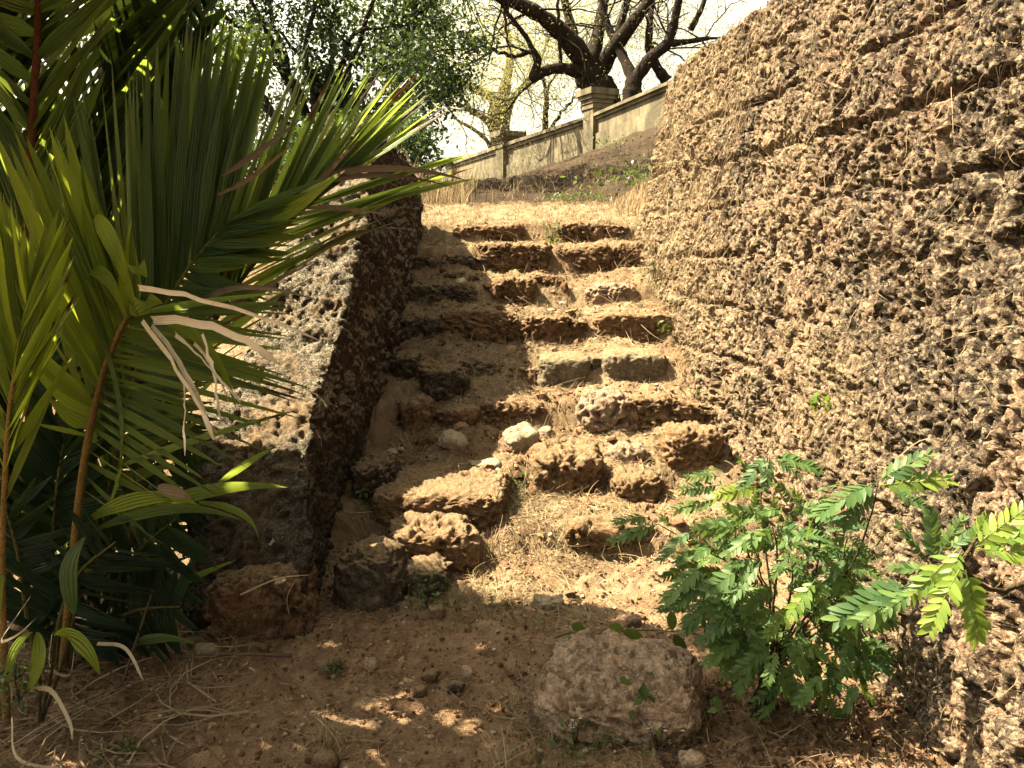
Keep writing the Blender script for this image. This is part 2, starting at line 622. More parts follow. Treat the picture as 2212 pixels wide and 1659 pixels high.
# ------------------------------------------------------------------ ground
SY = np.array([-30, 2.6, 3.2, 3.6, 3.88, 3.965, 4.42, 4.505, 4.96, 5.055, 5.36, 5.455, 5.88, 5.975, 6.32, 6.405, 6.78, 6.875, 7.2, 7.305, 9.0, 10.0])
SZ = np.array([-.02, 0, .02, .04, .07, .21, .23, .34, .45, .61, .65, .79, .88, 1.05, 1.12, 1.24, 1.35, 1.53, 1.57, 1.75, 1.99, 2.08])
EY = np.array([-30, 2.6, 3.3, 3.9, 4.4, 4.9, 5.4, 5.9, 6.35, 6.8, 7.25, 7.4, 9.0, 10.0])
EZ = np.array([-.02, 0, .03, .10, .22, .43, .68, .93, 1.16, 1.40, 1.64, 1.76, 1.99, 2.08])
BQ = [P(985, 405, 33), P(1096, 388, 27), P(1288, 318, 22), P(1500, 238, 18)]     # foot of the far balustrade wall
BX = np.array([b[0] for b in BQ]); BY = np.array([b[1] for b in BQ]); BZ = np.array([b[2] for b in BQ])


def ground_z(x, y, fine=True):
    x = np.asarray(x, float); y = np.asarray(y, float)
    p = np.stack([x, y, np.zeros_like(x)], 1)
    wob = vnoise(p * 2.6, 3) * .06 + vnoise(p * 7, 4) * .025
    zs = np.interp(y + wob, SY, SZ)
    ze = np.interp(y + wob, EY, EZ)
    wl = sstep(.25, -.15, x + vnoise(p * 2, 8) * .2) * sstep(4.3, 4.6, y) * sstep(5.8, 5.5, y)
    wl = np.maximum(wl * .9, .08 + .3 * sstep(.1, .5, vnoise(p * 1.9, 18)))
    z = zs * (1 - wl) + ze * wl
    # hillside left of the parapet
    zl = np.interp(y + vnoise(p * 1.1, 5) * .25, [-30, 2.9, 3.4, 3.9, 6.0, 7.5, 9.5, 14, 30, 400], [0, 0, .03, .25, 1.35, 1.95, 2.1, 2.6, 3.3, 3.3])
    wL = sstep(-.85, -1.2, x)
    z = z * (1 - wL) + zl * wL
    # earth retained behind the high wall
    wR = sstep(1.85, 2.15, x) * sstep(7.6, 6.9, y)
    z = z * (1 - wR) + 2.75 * wR
    # bank up to the balustrade
    xb = np.clip(x, BX[0], BX[-1])
    yl = np.interp(xb, BX, BY); zb = np.interp(xb, BX, BZ)
    t = np.clip((y - 9.4) / (yl - 9.4), 0, 1)
    bank = 2.0 + (zb - 2.0) * (t ** .85)
    wB = sstep(8.9, 9.6, y) * sstep(-2.6, -.6, x)
    z = z * (1 - wB) + bank * wB
    side = sstep(1.05, 1.5, x) * sstep(7.2, 7.9, y) * sstep(11, 9, y)
    z = z + side * (.28 + .12 * vnoise(p * 5, 91))
    # unevenness
    amp = .6 + .4 * sstep(3.2, 4.0, y)
    z = z + fbm(p * 1.7, 5, 23, .6) * .22 * sstep(9.3, 10.5, y) * sstep(30, 14, y) + fbm(p * 3.1, 3, 21) * .035 * amp + fbm(p * 6.3, 3, 22) * .03 * sstep(3.7, 4.1, y) * sstep(7.6, 7.2, y)
    if fine:
        z = z + fbm(p * 11, 5, 33, .66) * .036
        near = (y < 9.5) & (np.abs(x) < 3)
        if near.any():
            q = p[near]
            cl = worley(q * 26 + 3, 5)
            cl2 = worley(q * 60 + 9, 6)
            mk = sstep(-.1, .35, vnoise(q * 4.1, 41))
            z[near] += (.5 - cl) * .030 * mk + (.5 - cl2) * .011
    return z


def axis(segs):
    out = [segs[0][0]]
    for a, b, s in segs:
        n = max(1, int(round((b - a) / s)))
        out += list(np.linspace(a, b, n + 1)[1:])
    return np.array(out)


gx = axis([(-500, -60, 60), (-60, -10, 5), (-10, -2.4, .25), (-2.4, 1.75, .0095), (1.75, 4, .1), (4, 12, .6), (12, 60, 5), (60, 500, 60)])
gy = axis([(-200, -20, 30), (-20, 0, 2), (0, 1.9, .1), (1.9, 5.0, .0095), (5.0, 7.6, .0125), (7.6, 9.6, .04), (9.6, 14, .07), (14, 34, .25), (34, 80, 4), (80, 900, 60)])
GX, GY = np.meshgrid(gx, gy, indexing='ij')
gz = ground_z(GX.ravel(), GY.ravel())
G = np.stack([GX.ravel(), GY.ravel(), gz], 1)
g = obj('ground', make_mesh('ground', G, [grid_faces(len(gx), len(gy))[:, ::-1]]), M['soil'])
tag(g, kind='structure')


# ------------------------------------------------------------------ laterite displacement
def laterite(p, pit=.045, lump=.05, fine=.012, seed=0, pscale=1.0):
    w = np.stack([fbm(p * 7, 2, seed + 1), fbm(p * 7, 2, seed + 2), fbm(p * 7, 2, seed + 3)], 1) * .05
    q = p + w
    d = fbm(p * 3.0, 3, seed + 5) * lump
    d = d + (.5 - worley(q * 8 * pscale, seed + 6)) * lump * .8
    k1 = worley(q * np.array([21, 21, 16]) * pscale, seed + 11)
    am = .35 + .9 * sstep(-.5, .5, vnoise(p * 3.3, seed + 13))
    d = d + (.5 - k1) * fine * 3.0 * am
    d = d + (.5 - worley((q + w) * np.array([52, 52, 36]) * pscale, seed + 12)) * fine * 1.6
    f2 = worley((q + w * .5) * np.array([14, 14, 15]) * pscale, seed + 7)
    mk = sstep(-.3, .2, vnoise(p * 4.5, seed + 8))
    d = d - sstep(.44, .27, f2) * pit * mk
    f3 = worley((q + w) * np.array([30, 30, 26]) * pscale, seed + 9)
    d = d - sstep(.42, .24, f3) * pit * .6 * sstep(-.5, .1, vnoise(p * 6, seed + 15))
    d = d + fbm(p * 50, 3, seed + 10, .75) * fine * 1.7
    return d


# ---- high wall on the right
yy = axis([(-1.2, 1.2, .05), (1.2, 1.7, .014), (1.7, 7.15, .0062)])
pts = [(y, 0.0) for y in yy]
corner = [(7.15 + .35 * math.sin(a), .35 * (1 - math.cos(a))) for a in np.linspace(.06, math.pi / 2, 22)]
back = [(7.5, .35 + k) for k in np.linspace(.05, 1.3, 24)]
plan = np.array(pts + corner + back)               # (y, extra x)
vz = np.concatenate([np.linspace(-.25, 3.0, 540)])
nu, nz = len(plan), len(vz)
ncap = 36
Gm = np.zeros((nu, nz + ncap, 3))
zt = 3.02 + .05 * vnoise(np.stack([plan[:, 0] * 1.2, plan[:, 1], plan[:, 0] * 0], 1), 77) - .35 * sstep(6.75, 7.5, plan[:, 0]) + .5 * sstep(4.6, 1.5, plan[:, 0])
xb = np.interp(plan[:, 0], [0, 2, 4.5, 7], [1.33, 1.31, 1.20, 1.08])
gzw = np.interp(plan[:, 0], EY, EZ)
for j in range(nz):
    s = (vz[j] + .25) / 3.25
    z = -.25 + s * (zt + .25)
    Gm[:, j, 0] = xb + plan[:, 1] + .15 * (z - gzw)
    Gm[:, j, 1] = plan[:, 0]
    Gm[:, j, 2] = z
for k in range(ncap):
    s = (k + 1) / ncap
    a = min(1, s * 3) * math.pi / 2
    Gm[:, nz + k, 0] = Gm[:, nz - 1, 0] + .12 * math.sin(a) + max(0, s - .33) * 1.5
    Gm[:, nz + k, 1] = Gm[:, nz - 1, 1]
    Gm[:, nz + k, 2] = Gm[:, nz - 1, 2] + .06 * (1 - math.cos(a)) - .12 * s
N = -grid_normals(Gm)
if N[200, 100, 0] > 0: N = -N
fl = Gm.reshape(-1, 3)
wq = fl + np.stack([fbm(fl * 6, 3, 101), fbm(fl * 6, 3, 102), fbm(fl * 6, 3, 103)], 1) * .06
hol = vnoise(fl * 2.4, 104)
dd = fbm(fl * 1.7, 3, 105) * .06
dd += (.5 - worley(wq * 6.5, 106)) * .055 * (.4 + .6 * sstep(-.5, .4, vnoise(fl * 2.9, 107)))
dd += fbm(fl * np.array([17, 17, 11]), 5, 108, .72) * .022
dd += (.5 - worley(wq * np.array([34, 34, 20]), 109)) * .014 * sstep(-.4, .4, vnoise(fl * 3.7, 110))
dd -= sstep(.36, .24, worley(wq * 8.5, 111)) * .075 * sstep(.1, .45, hol)
dd -= sstep(.38, .27, worley(wq * np.array([19, 19, 17]), 112)) * .068 * sstep(-.4, .05, vnoise(fl * 3.1, 113))
dd -= sstep(.44, .31, worley(wq * np.array([34, 34, 28]), 114)) * .030
dd -= sstep(.45, .33, worley(wq * 55, 115)) * .010
# worn block courses
row = (fl[:, 2] + .03 * vnoise(fl * 2.2, 61) + .012 * vnoise(fl * 9, 64)) / .30
rf = row - np.floor(row)
jt = np.minimum(rf, 1 - rf) * .30
bl = (fl[:, 1] + .04 * vnoise(fl * 3, 62) + np.floor(row) * .31) / .62
bf = bl - np.floor(bl)
jb = np.minimum(bf, 1 - bf) * .62
msk = sstep(-.35, .25, vnoise(fl * 2.3, 63))
dd -= sstep(.026, .010, jt) * .05 * msk + sstep(.03, .012, jb) * .04 * msk
dd += (_hash(np.floor(bl), np.floor(row), np.floor(row) * 0, 5) - .5) * .03
Gd = (fl + N.reshape(-1, 3) * dd[:, None])
# sideways ruggedness so that ledges overhang
Gd[:, 1] += fbm(fl * 16, 2, 71) * .022
Gd[:, 2] += fbm(fl * 16, 2, 72) * .026 - .01
GW = Gd.reshape(nu, nz + ncap, 3)
hw = obj('laterite_wall', make_mesh('laterite_wall', Gd, [grid_faces(nu, nz + ncap)]), M['wall'])
tag(hw, 'tall rugged brown laterite wall leaning back along the right of the steps', 'wall')


def roots_on(G, N, n, umin, umax, vmin, vmax, lmin, lmax, wid, out=.02):
    iu = rng.integers(umin, umax, n); iv = rng.integers(vmin, vmax, n)
    p0 = G[iu, iv] + N[iu, iv] * out * .4
    k = 6
    L = lmin + (lmax - lmin) * rng.random(n) ** 2
    dirs = np.array([0, 0, -1.0]) + rng.normal(size=(n, 3)) * .55 + N[iu, iv] * .25
    dirs = norm(dirs)
    t = np.linspace(0, 1, k)
    curl = rng.normal(size=(n, 3)) * .35
    paths = p0[:, None] + L[:, None, None] * (dirs[:, None] * t[None, :, None] + curl[:, None] * (t ** 2)[None, :, None] + np.array([0, 0, -.35]) * (t ** 2)[None, :, None])
    paths += rng.normal(size=paths.shape) * .004
    side = norm(np.cross(dirs, np.array([0.25, 1.0, .1]) + rng.normal(size=(n, 3)) * .5))
    return paths, side, wid * (.6 + .8 * rng.random(n))


mb = MB()
u0 = int(np.searchsorted(yy, 1.6)); u1 = nu - 30
uc = int(np.searchsorted(yy, 5.2))
for a in (roots_on(GW, N, 9000, u0, u1, 30, nz + 8, .02, .10, .0021),
          roots_on(GW, N, 5200, uc, u1, 120, nz + 10, .04, .2, .0032),
          roots_on(GW, N, 160, u0, u1, 160, nz, .15, .4, .0026)):
    ribbons(mb, *a, prof=np.linspace(1, .4, 6))
r = mb.build('hanging_rootlets', M['root'])
tag(r, 'dry tan rootlets hanging all over the high laterite wall', 'rootlets', kind='stuff')

# ---- low stepped parapet on the left of the steps
prof = np.array([(3.08, -.2), (3.12, .12), (3.25, .32), (3.45, .54), (3.62, .69), (3.8, .79), (4.15, .93), (4.5, 1.15), (4.85, 1.42), (5.0, 1.56), (5.04, 1.49), (5.12, 1.62), (5.43, 1.95), (5.7, 2.27), (6.4, 2.28), (7.1, 2.22), (7.3, 2.1), (7.4, 1.4)])
dl = np.concatenate([[0], np.cumsum(np.linalg.norm(np.diff(prof, axis=0), axis=1))])
ss = np.arange(0, dl[-1], .0125)
py_, pz_ = np.interp(ss, dl, prof[:, 0]), np.interp(ss, dl, prof[:, 1])
zfoot = np.interp(py_, EY, EZ) - .2
zfoot = np.minimum(zfoot, pz_ - .01)
xi = np.interp(py_, [3.1, 3.8, 4.8, 5.7, 7.4], [-.79, -.87, -.84, -.79, -.76])
wd = .46 + .04 * np.sin(py_ * 2.1)
na, nt, nc = 120, 46, 50
L_ = np.zeros((len(ss), na + nt + nc, 3))
for i in range(len(ss)):
    z0, z1 = zfoot[i], pz_[i]
    s = np.linspace(0, 1, na)
    L_[i, :na, 0] = xi[i] - .06 * (z0 + s * (z1 - z0) - z0); L_[i, :na, 2] = z0 + s * (z1 - z0)
    xt = L_[i, na - 1, 0]
    s = np.linspace(0, 1, nt + 1)[1:]
    L_[i, na:na + nt, 0] = xt - s * wd[i]; L_[i, na:na + nt, 2] = z1 + .012 * np.sin(s * math.pi)
    s = np.linspace(0, 1, nc + 1)[1:]
    L_[i, na + nt:, 0] = xt - wd[i] - .04 * s; L_[i, na + nt:, 2] = z1 + s * (z0 - z1)
L_[:, :, 1] = py_[:, None]
NL = grid_normals(L_)
if NL[100, 20, 0] < 0: NL = -NL
f2 = L_.reshape(-1, 3)
dl_ = laterite(f2, .026, .035, .005, 300, 1.3)
dl_ += fbm(f2 * 2.0, 3, 310) * .06 + fbm(f2 * 9, 4, 311, .65) * .035
L2 = (f2 + NL.reshape(-1, 3) * dl_[:, None]).reshape(L_.shape)
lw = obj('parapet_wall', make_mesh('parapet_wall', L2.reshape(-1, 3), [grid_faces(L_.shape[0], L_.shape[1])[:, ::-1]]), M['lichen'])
tag(lw, 'low sloping parapet wall with grey lichen top on the left of the steps', 'wall')
mb = MB()
ribbons(mb, *roots_on(L2, NL, 1500, 60, len(ss) - 40, 30, na + 2, .03, .16, .0024), prof=np.linspace(1, .4, 6))
ribbons(mb, *roots_on(L2, NL, 700, 60, len(ss) - 40, na, na + nt, .02, .08, .002), prof=np.linspace(1, .4, 6))
r = mb.build('parapet_rootlets', M['darkroot'])
tag(r, 'thin dry rootlets clinging to the low left parapet', 'rootlets', kind='stuff')


# ------------------------------------------------------------------ stone blocks
def rounded_box(hx, hy, hz, n, k=5.0):
    V, F, off = [], [], 0
    for ax in range(3):
        for sg in (-1, 1):
            a, b = np.meshgrid(np.linspace(-1, 1, n), np.linspace(-1, 1, n), indexing='ij')
            p = np.zeros((n * n, 3))
            p[:, ax] = sg; p[:, (ax + 1) % 3] = a.ravel(); p[:, (ax + 2) % 3] = b.ravel()
            f = grid_faces(n, n, off)
            if sg < 0: f = f[:, ::-1]
            V.append(p); F.append(f); off += n * n
    V = np.concatenate(V); F = np.concatenate(F)
    key = np.round(V * 1e5).astype(np.int64)
    _, idx, inv = np.unique(key, axis=0, return_index=True, return_inverse=True)
    V = V[idx]; F = inv.ravel()[F]
    r = (np.abs(V) ** k).sum(1) ** (1 / k)
    V = V / r[:, None]
    nr = np.sign(V) * np.abs(V) ** (k - 1)
    nr = norm(nr / np.array([hx, hy, hz]))
    return V * np.array([hx, hy, hz]), nr, F


def stone(name, lo, hi, mat, label, cat='stone block', group=None, rot=(0, 0, 0), k=5.0, pit=.03, lump=.035, fine=.008, res=.011, seed=None, ps=1.3):
    lo = np.minimum(lo, hi); hi = np.maximum(lo, hi) if False else hi
    c = (np.array(lo) + np.array(hi)) / 2
    h = np.abs(np.array(hi) - np.array(lo)) / 2
    n = int(np.clip(2 * max(h) / res, 10, 76))
    V, nr, F = rounded_box(*h, n, k)
    seed = random.randint(1, 9999) if seed is None else seed
    q = V + np.array([seed % 97, seed % 53, seed % 31]) * 1.37
    V = V + nr * laterite(q, pit, lump, fine, seed % 500, ps)[:, None]
    V = V + norm(V) * (fbm(q * (1.1 / max(h)) * .35, 2, seed) * .14 * min(h))[:, None]
    rx, ry, rz = rot
    Rx = np.array([[1, 0, 0], [0, math.cos(rx), -math.sin(rx)], [0, math.sin(rx), math.cos(rx)]])
    Ry = np.array([[math.cos(ry), 0, math.sin(ry)], [0, 1, 0], [-math.sin(ry), 0, math.cos(ry)]])
    Rz = np.array([[math.cos(rz), -math.sin(rz), 0], [math.sin(rz), math.cos(rz), 0], [0, 0, 1]])
    V = V @ (Rz @ Ry @ Rx).T
    o = obj(name, make_mesh(name, V + np.array([0, 0, h[2]]), [F]), mat, None, (c[0], c[1], c[2] - h[2]))
    return tag(o, label, cat, group)


GS = 'laterite blocks edging the steps'


def block(x0, x1, yt, yb, d, dep, mat, label, sink=.06, back=0.0, **kw):
    kw.setdefault('k', random.choice((4.5, 6.0, 8.0))); kw.setdefault('lump', .042)
    x0 -= random.uniform(-6, 14); x1 += random.uniform(-6, 14); yt -= random.uniform(-10, 7); yb += 4
    r0 = kw.get('rot', (0, 0, 0)); kw['rot'] = (r0[0] + random.uniform(-.06, .1), r0[1] + random.uniform(-.07, .07), r0[2] + random.uniform(-.09, .09))
    a = P(x0, yb, d); b = P(x1, yt, d)
    lo = np.array([a[0], d, a[2] - sink]); hi = np.array([b[0], d + dep, b[2]])
    return stone('step_block', lo, hi, M[mat], label, 'step block', GS, **kw)


# top step
block(990, 1128, 478, 536, 7.20, .30, 'redblock', 'reddish block of the topmost step, left of its grassy gap', rot=(0, 0, .06))
block(1193, 1372, 475, 532, 7.20, .32, 'redblock', 'wide dark red block of the topmost step beside the high wall', rot=(0, .02, -.04))
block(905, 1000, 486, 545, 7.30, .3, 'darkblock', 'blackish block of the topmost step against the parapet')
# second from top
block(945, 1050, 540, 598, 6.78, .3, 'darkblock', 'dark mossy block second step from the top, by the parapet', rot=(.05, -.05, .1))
block(1040, 1190, 524, 598, 6.76, .36, 'redblock', 'lit flat slab on the second step from the top, with shaded dark face', rot=(.04, .08, -.1))
block(1205, 1322, 536, 590, 6.80, .3, 'redblock', 'small brown block of the second step below the green sprig')
block(1320, 1412, 528, 586, 6.82, .32, 'block', 'root covered lump of the second step touching the high wall', k=3.2)
# eroded third
block(1262, 1376, 606, 660, 6.30, .24, 'boulder', 'pale pitted lump alone on the worn tread below the second step', k=3, pit=.045)
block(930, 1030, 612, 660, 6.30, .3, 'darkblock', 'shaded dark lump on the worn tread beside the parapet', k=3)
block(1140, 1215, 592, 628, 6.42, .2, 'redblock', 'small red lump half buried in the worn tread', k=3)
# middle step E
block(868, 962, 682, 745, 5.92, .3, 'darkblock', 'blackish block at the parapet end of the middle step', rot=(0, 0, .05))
block(945, 1122, 674, 746, 5.86, .34, 'redblock', 'long shaded block of the middle step with mossy face', rot=(0, 0, .03))
block(1124, 1275, 676, 746, 5.86, .34, 'redblock', 'reddish middle-step block ending at the sandy gap', rot=(0, .03, 0))
block(1296, 1466, 672, 744, 5.88, .34, 'block', 'overgrown block of the middle step against the high wall', rot=(0, 0, -.06))
# pale dressed stones D
block(1158, 1282, 764, 846, 5.33, .34, 'pale', 'smooth pale stone with rounded corner at the open end of a step', rot=(0, 0, .03), k=6, pit=.012, lump=.02, fine=.0045)
block(1312, 1430, 766, 838, 5.36, .34, 'pale', 'smooth flat pale stone right of the dark slot in its step', rot=(0, 0, -.03), k=7, pit=.012, lump=.02, fine=.0045)
block(1274, 1322, 767, 836, 5.40, .3, 'darkblock', 'dark recessed stone between the two smooth pale stones', k=9, pit=.006, lump=.008, fine=.004)
block(1418, 1508, 764, 826, 5.40, .3, 'block', 'rough brown block joining the pale stones to the high wall', k=4)
block(1000, 1085, 772, 806, 5.42, .22, 'darkblock', 'shaded rubble lump in the worn middle of the steps', k=3)
# step C
block(1272, 1366, 850, 934, 4.90, .28, 'boulder', 'knobbly pitted block at the open end of the step below the pale stones', k=3.2, pit=.05)
block(1350, 1556, 862, 930, 4.94, .34, 'block', 'long crumbling block of the step below the pale stones, by the wall', rot=(0, 0, -.08), pit=.04)
block(866, 935, 868, 936, 4.96, .25, 'redblock', 'shaded red stone lying beside the parapet half way up', k=3)
# step B
stone('step_block', (-.68, 3.96, .12), (-.02, 4.5, .335), M['block'], 'largest flat orange slab, lit on top, near the bottom of the steps', 'step block', GS, rot=(.02, -.03, -.12), k=7, pit=.026, lump=.03)
stone('step_block', (-.60, 3.62, .02), (-.17, 3.98, .262), M['block'], 'chunky orange block leaning below the largest flat slab', 'step block', GS, rot=(.05, -.02, .05), k=4.5, pit=.035, lump=.04)
block(1142, 1305, 985, 1074, 4.34, .38, 'block', 'squat lit block right of the pale green weed', rot=(.02, 0, .05), pit=.03)
block(1330, 1392, 962, 1006, 4.60, .2, 'boulder', 'small pale lump on the sandy tread near the wall', k=3)
block(1060, 1160, 600, 650, 6.26, .3, 'redblock', 'low red stone half sunk in the tread left of the pale pitted lump', k=4)
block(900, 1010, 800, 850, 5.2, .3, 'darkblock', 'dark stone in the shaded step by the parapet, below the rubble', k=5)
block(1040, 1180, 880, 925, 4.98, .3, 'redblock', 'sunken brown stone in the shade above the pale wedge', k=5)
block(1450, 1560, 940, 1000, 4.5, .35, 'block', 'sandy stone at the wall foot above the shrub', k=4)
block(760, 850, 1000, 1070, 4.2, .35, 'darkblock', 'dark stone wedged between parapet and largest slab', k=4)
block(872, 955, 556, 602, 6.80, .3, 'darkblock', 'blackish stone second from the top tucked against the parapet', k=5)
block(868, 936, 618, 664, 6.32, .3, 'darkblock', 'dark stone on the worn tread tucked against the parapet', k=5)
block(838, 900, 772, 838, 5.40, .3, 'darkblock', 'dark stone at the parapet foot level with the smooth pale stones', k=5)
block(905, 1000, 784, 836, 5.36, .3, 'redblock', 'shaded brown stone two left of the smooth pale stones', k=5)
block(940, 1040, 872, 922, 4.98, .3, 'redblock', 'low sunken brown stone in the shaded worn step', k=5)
block(1105, 1165, 786, 842, 5.36, .28, 'redblock', 'small brown stone just left of the smooth pale stones', k=5)
# step A
block(1232, 1440, 1128, 1216, 3.86, .42, 'block', 'perforated sandy slab of the lowest step beside the leafy shrub', rot=(.03, 0, -.03), k=5, pit=.05)
block(1320, 1440, 1030, 1090, 4.2, .3, 'block', 'half buried sandy lump behind the perforated slab', k=3, sink=.1)
# dark stones at the foot
stone('boulder', (-.77, 3.34, -.05), (-.46, 3.68, .27), M['darkblock'], 'rounded dark grey boulder in the shade at the parapet foot', 'boulder', k=2.8, pit=.015, lump=.04)
stone('boulder', (-.50, 3.44, -.05), (-.27, 3.68, .16), M['darkblock'], 'dark mossy stone under the chunky orange block', 'boulder', k=4, pit=.015)
stone('boulder', (-1.20, 3.06, -.08), (-.80, 3.34, .27), M['redblock'], 'rough orange brown block at the front foot of the parapet', 'boulder', k=4, pit=.03, lump=.05)
stone('boulder', (.10, 2.40, -.12), (.62, 2.82, .18), M['boulder'], 'big pinkish pitted boulder in the foreground left of the shrub', 'boulder', k=4.0, pit=.03, lump=.05, fine=.006, res=.007, ps=1.0, rot=(.18, .05, -.1))


# loose stones
def loose(x, y, d, w, h, mat, label, rot=(0, 0, 0), k=3.0):
    c = P(x, y, d)
    z = float(ground_z(np.array([c[0]]), np.array([d]))[0])
    return stone('loose_stone', (c[0] - w / 2, d, z - h * .25), (c[0] + w / 2, d + w * .8, z + h * .8), M[mat], label, 'stone', 'loose stones on the steps and path', rot=rot, k=k + (3.5 if mat == 'whitestone' else 0), pit=.004, lump=.04, fine=.0035, res=.008)


loose(1122, 945, 4.72, .17, .13, 'whitestone', 'angular pale wedge of stone standing in the sun mid stairs', (.3, -.2, .5), 4)
loose(978, 948, 4.70, .13, .08, 'whitestone', 'flat greyish stone lying in shade left of the pale wedge', (.1, .3, .2), 4)
loose(1040, 990, 4.52, .17, .08, 'whitestone', 'low whitish stone above the pale green weed', (0, .1, .2))
loose(1172, 898, 4.88, .12, .08, 'boulder', 'small sunlit stone just above the pale wedge')
loose(1190, 1338, 3.30, .135, .07, 'whitestone', 'whitish oblong stone at the shadow edge on the path', (.05, -.1, .2))
loose(1232, 1292, 3.42, .07, .06, 'redblock', 'small reddish stone above the whitish oblong one')
loose(1368, 1340, 3.18, .06, .05, 'boulder', 'tiny pinkish stone between boulder and whitish stone')
loose(800, 1478, 2.84, .045, .045, 'boulder', 'pinkish pebble alone on the brown soil')
loose(930, 1510, 2.74, .08, .06, 'redblock', 'reddish pebble in the small cluster on the path')
loose(985, 1518, 2.72, .06, .05, 'darkblock', 'greyish pebble right of the reddish one on the path')
loose(905, 1540, 2.66, .05, .04, 'redblock', 'dark red pebble lowest of the small cluster')
loose(1010, 1484, 2.80, .05, .045, 'boulder', 'pale pinkish pebble topmost of the small cluster')
loose(440, 1450, 2.92, .07, .035, 'whitestone', 'pale flat stone on dark soil near the palm')
loose(560, 1428, 2.96, .07, .05, 'redblock', 'reddish stone below the orange block of the parapet')
loose(770, 1030, 4.25, .14, .10, 'redblock', 'shaded reddish stone between parapet and largest slab')
loose(940, 1346, 3.22, .08, .06, 'redblock', 'orange stone beside the weed under the dark mossy stone')
loose(1500, 1650, 2.28, .07, .06, 'boulder', 'orange pebble at the front edge below the big boulder')
loose(700, 1630, 2.30, .06, .05, 'redblock', 'brown pebble among dry grass at the front of the path')

# gravel, clods
phi = (1 + 5 ** .5) / 2
ico = norm(np.array([(-1, phi, 0), (1, phi, 0), (-1, -phi, 0), (1, -phi, 0), (0, -1, phi), (0, 1, phi), (0, -1, -phi), (0, 1, -phi), (phi, 0, -1), (phi, 0, 1), (-phi, 0, -1), (-phi, 0, 1)]))
icf = np.array([(0, 11, 5), (0, 5, 1), (0, 1, 7), (0, 7, 10), (0, 10, 11), (1, 5, 9), (5, 11, 4), (11, 10, 2), (10, 7, 6), (7, 1, 8), (3, 9, 4), (3, 4, 2), (3, 2, 6), (3, 6, 8), (3, 8, 9), (4, 9, 5), (2, 4, 11), (6, 2, 10), (8, 6, 7), (9, 8, 1)])


def pebbles(n, xr, yr, smin, smax):
    x = xr[0] + (xr[1] - xr[0]) * rng.random(n); y = yr[0] + (yr[1] - yr[0]) * rng.random(n)
    z = ground_z(x, y)
    s = smin + (smax - smin) * rng.random(n) ** 4
    V = ico[None] * (s[:, None, None] * (.6 + .5 * rng.random((n, 12, 1)))) * np.stack([np.ones(n), .7 + .5 * rng.random(n), .5 + .4 * rng.random(n)], 1)[:, None]
    a = rng.random(n) * 6.28
    c, sn = np.cos(a)[:, None], np.sin(a)[:, None]
    V = np.stack([V[..., 0] * c - V[..., 1] * sn, V[..., 0] * sn + V[..., 1] * c, V[..., 2]], 2)
    V = V + np.stack([x, y, z + s * .2], 1)[:, None]
    F = icf[None] + (np.arange(n) * 12)[:, None, None]
    A = np.zeros((n, 12, 3)); A[..., 0] = rng.random(n)[:, None]
    return V.reshape(-1, 3), F.reshape(-1, 3), A


mb = MB()
mb.add(*pebbles(15000, (-1.9, 1.4), (2.05, 3.9), .0025, .014))
mb.add(*pebbles(6000, (-.75, 1.2), (3.8, 7.3), .003, .018))
t = NT('gravel')
x, y, z = t.attr()
t.surface(t.ramp(x, [(0, (.10, .05, .03)), (.5, (.30, .17, .095)), (.85, (.42, .27, .16)), (1, (.62, .52, .38))]), .95, t.noise(90, 3), .006, .1)
r = mb.build('gravel', t.m, smooth=False)
tag(r, 'small brown gravel and soil clods strewn over path and steps', 'gravel', kind='stuff')


mb = MB()
mb.add(*pebbles(260, (-.72, .5), (4.3, 6.7), .012, .06))
mb.add(*pebbles(70, (-.1, 1.15), (3.7, 5.2), .012, .05))
r = mb.build('rubble', t.m, smooth=False)
tag(r, 'broken laterite rubble strewn over the worn shaded steps', 'rubble', kind='stuff')


# ------------------------------------------------------------------ dry grass and straw
def lying(n, xr, yr, lmin, lmax, w, tilt=.25, lift=.006, mask=None):
    x = xr[0] + (xr[1] - xr[0]) * rng.random(n); y = yr[0] + (yr[1] - yr[0]) * rng.random(n)
    if mask is not None:
        k = mask(x, y) > rng.random(n)
        x, y = x[k], y[k]; n = len(x)
    a = rng.random(n) * 6.28
    L = lmin + (lmax - lmin) * rng.random(n) ** 1.7
    k = 5
    t = np.linspace(-.5, .5, k)
    bend = rng.normal(size=n) * .9
    px = x[:, None] + L[:, None] * (np.cos(a)[:, None] * t - np.sin(a)[:, None] * bend[:, None] * (t ** 2 - .1))
    py = y[:, None] + L[:, None] * (np.sin(a)[:, None] * t + np.cos(a)[:, None] * bend[:, None] * (t ** 2 - .1))
    pz = ground_z(px.ravel(), py.ravel(), False).reshape(n, k)
    pz = pz + lift + .012 * rng.random((n, 1)) + L[:, None] * (t[None] + .5) * np.abs(rng.normal(size=(n, 1))) * tilt
    paths = np.stack([px, py, pz], 2)
    side = np.stack([-np.sin(a), np.cos(a), rng.normal(size=n) * .8], 1)
    return paths, norm(side), w * (.6 + .8 * rng.random(n))


def patch(seed, s, a, b):
    return lambda x, y: sstep(a, b, vnoise(np.stack([x, y, x * 0], 1) * s, seed))


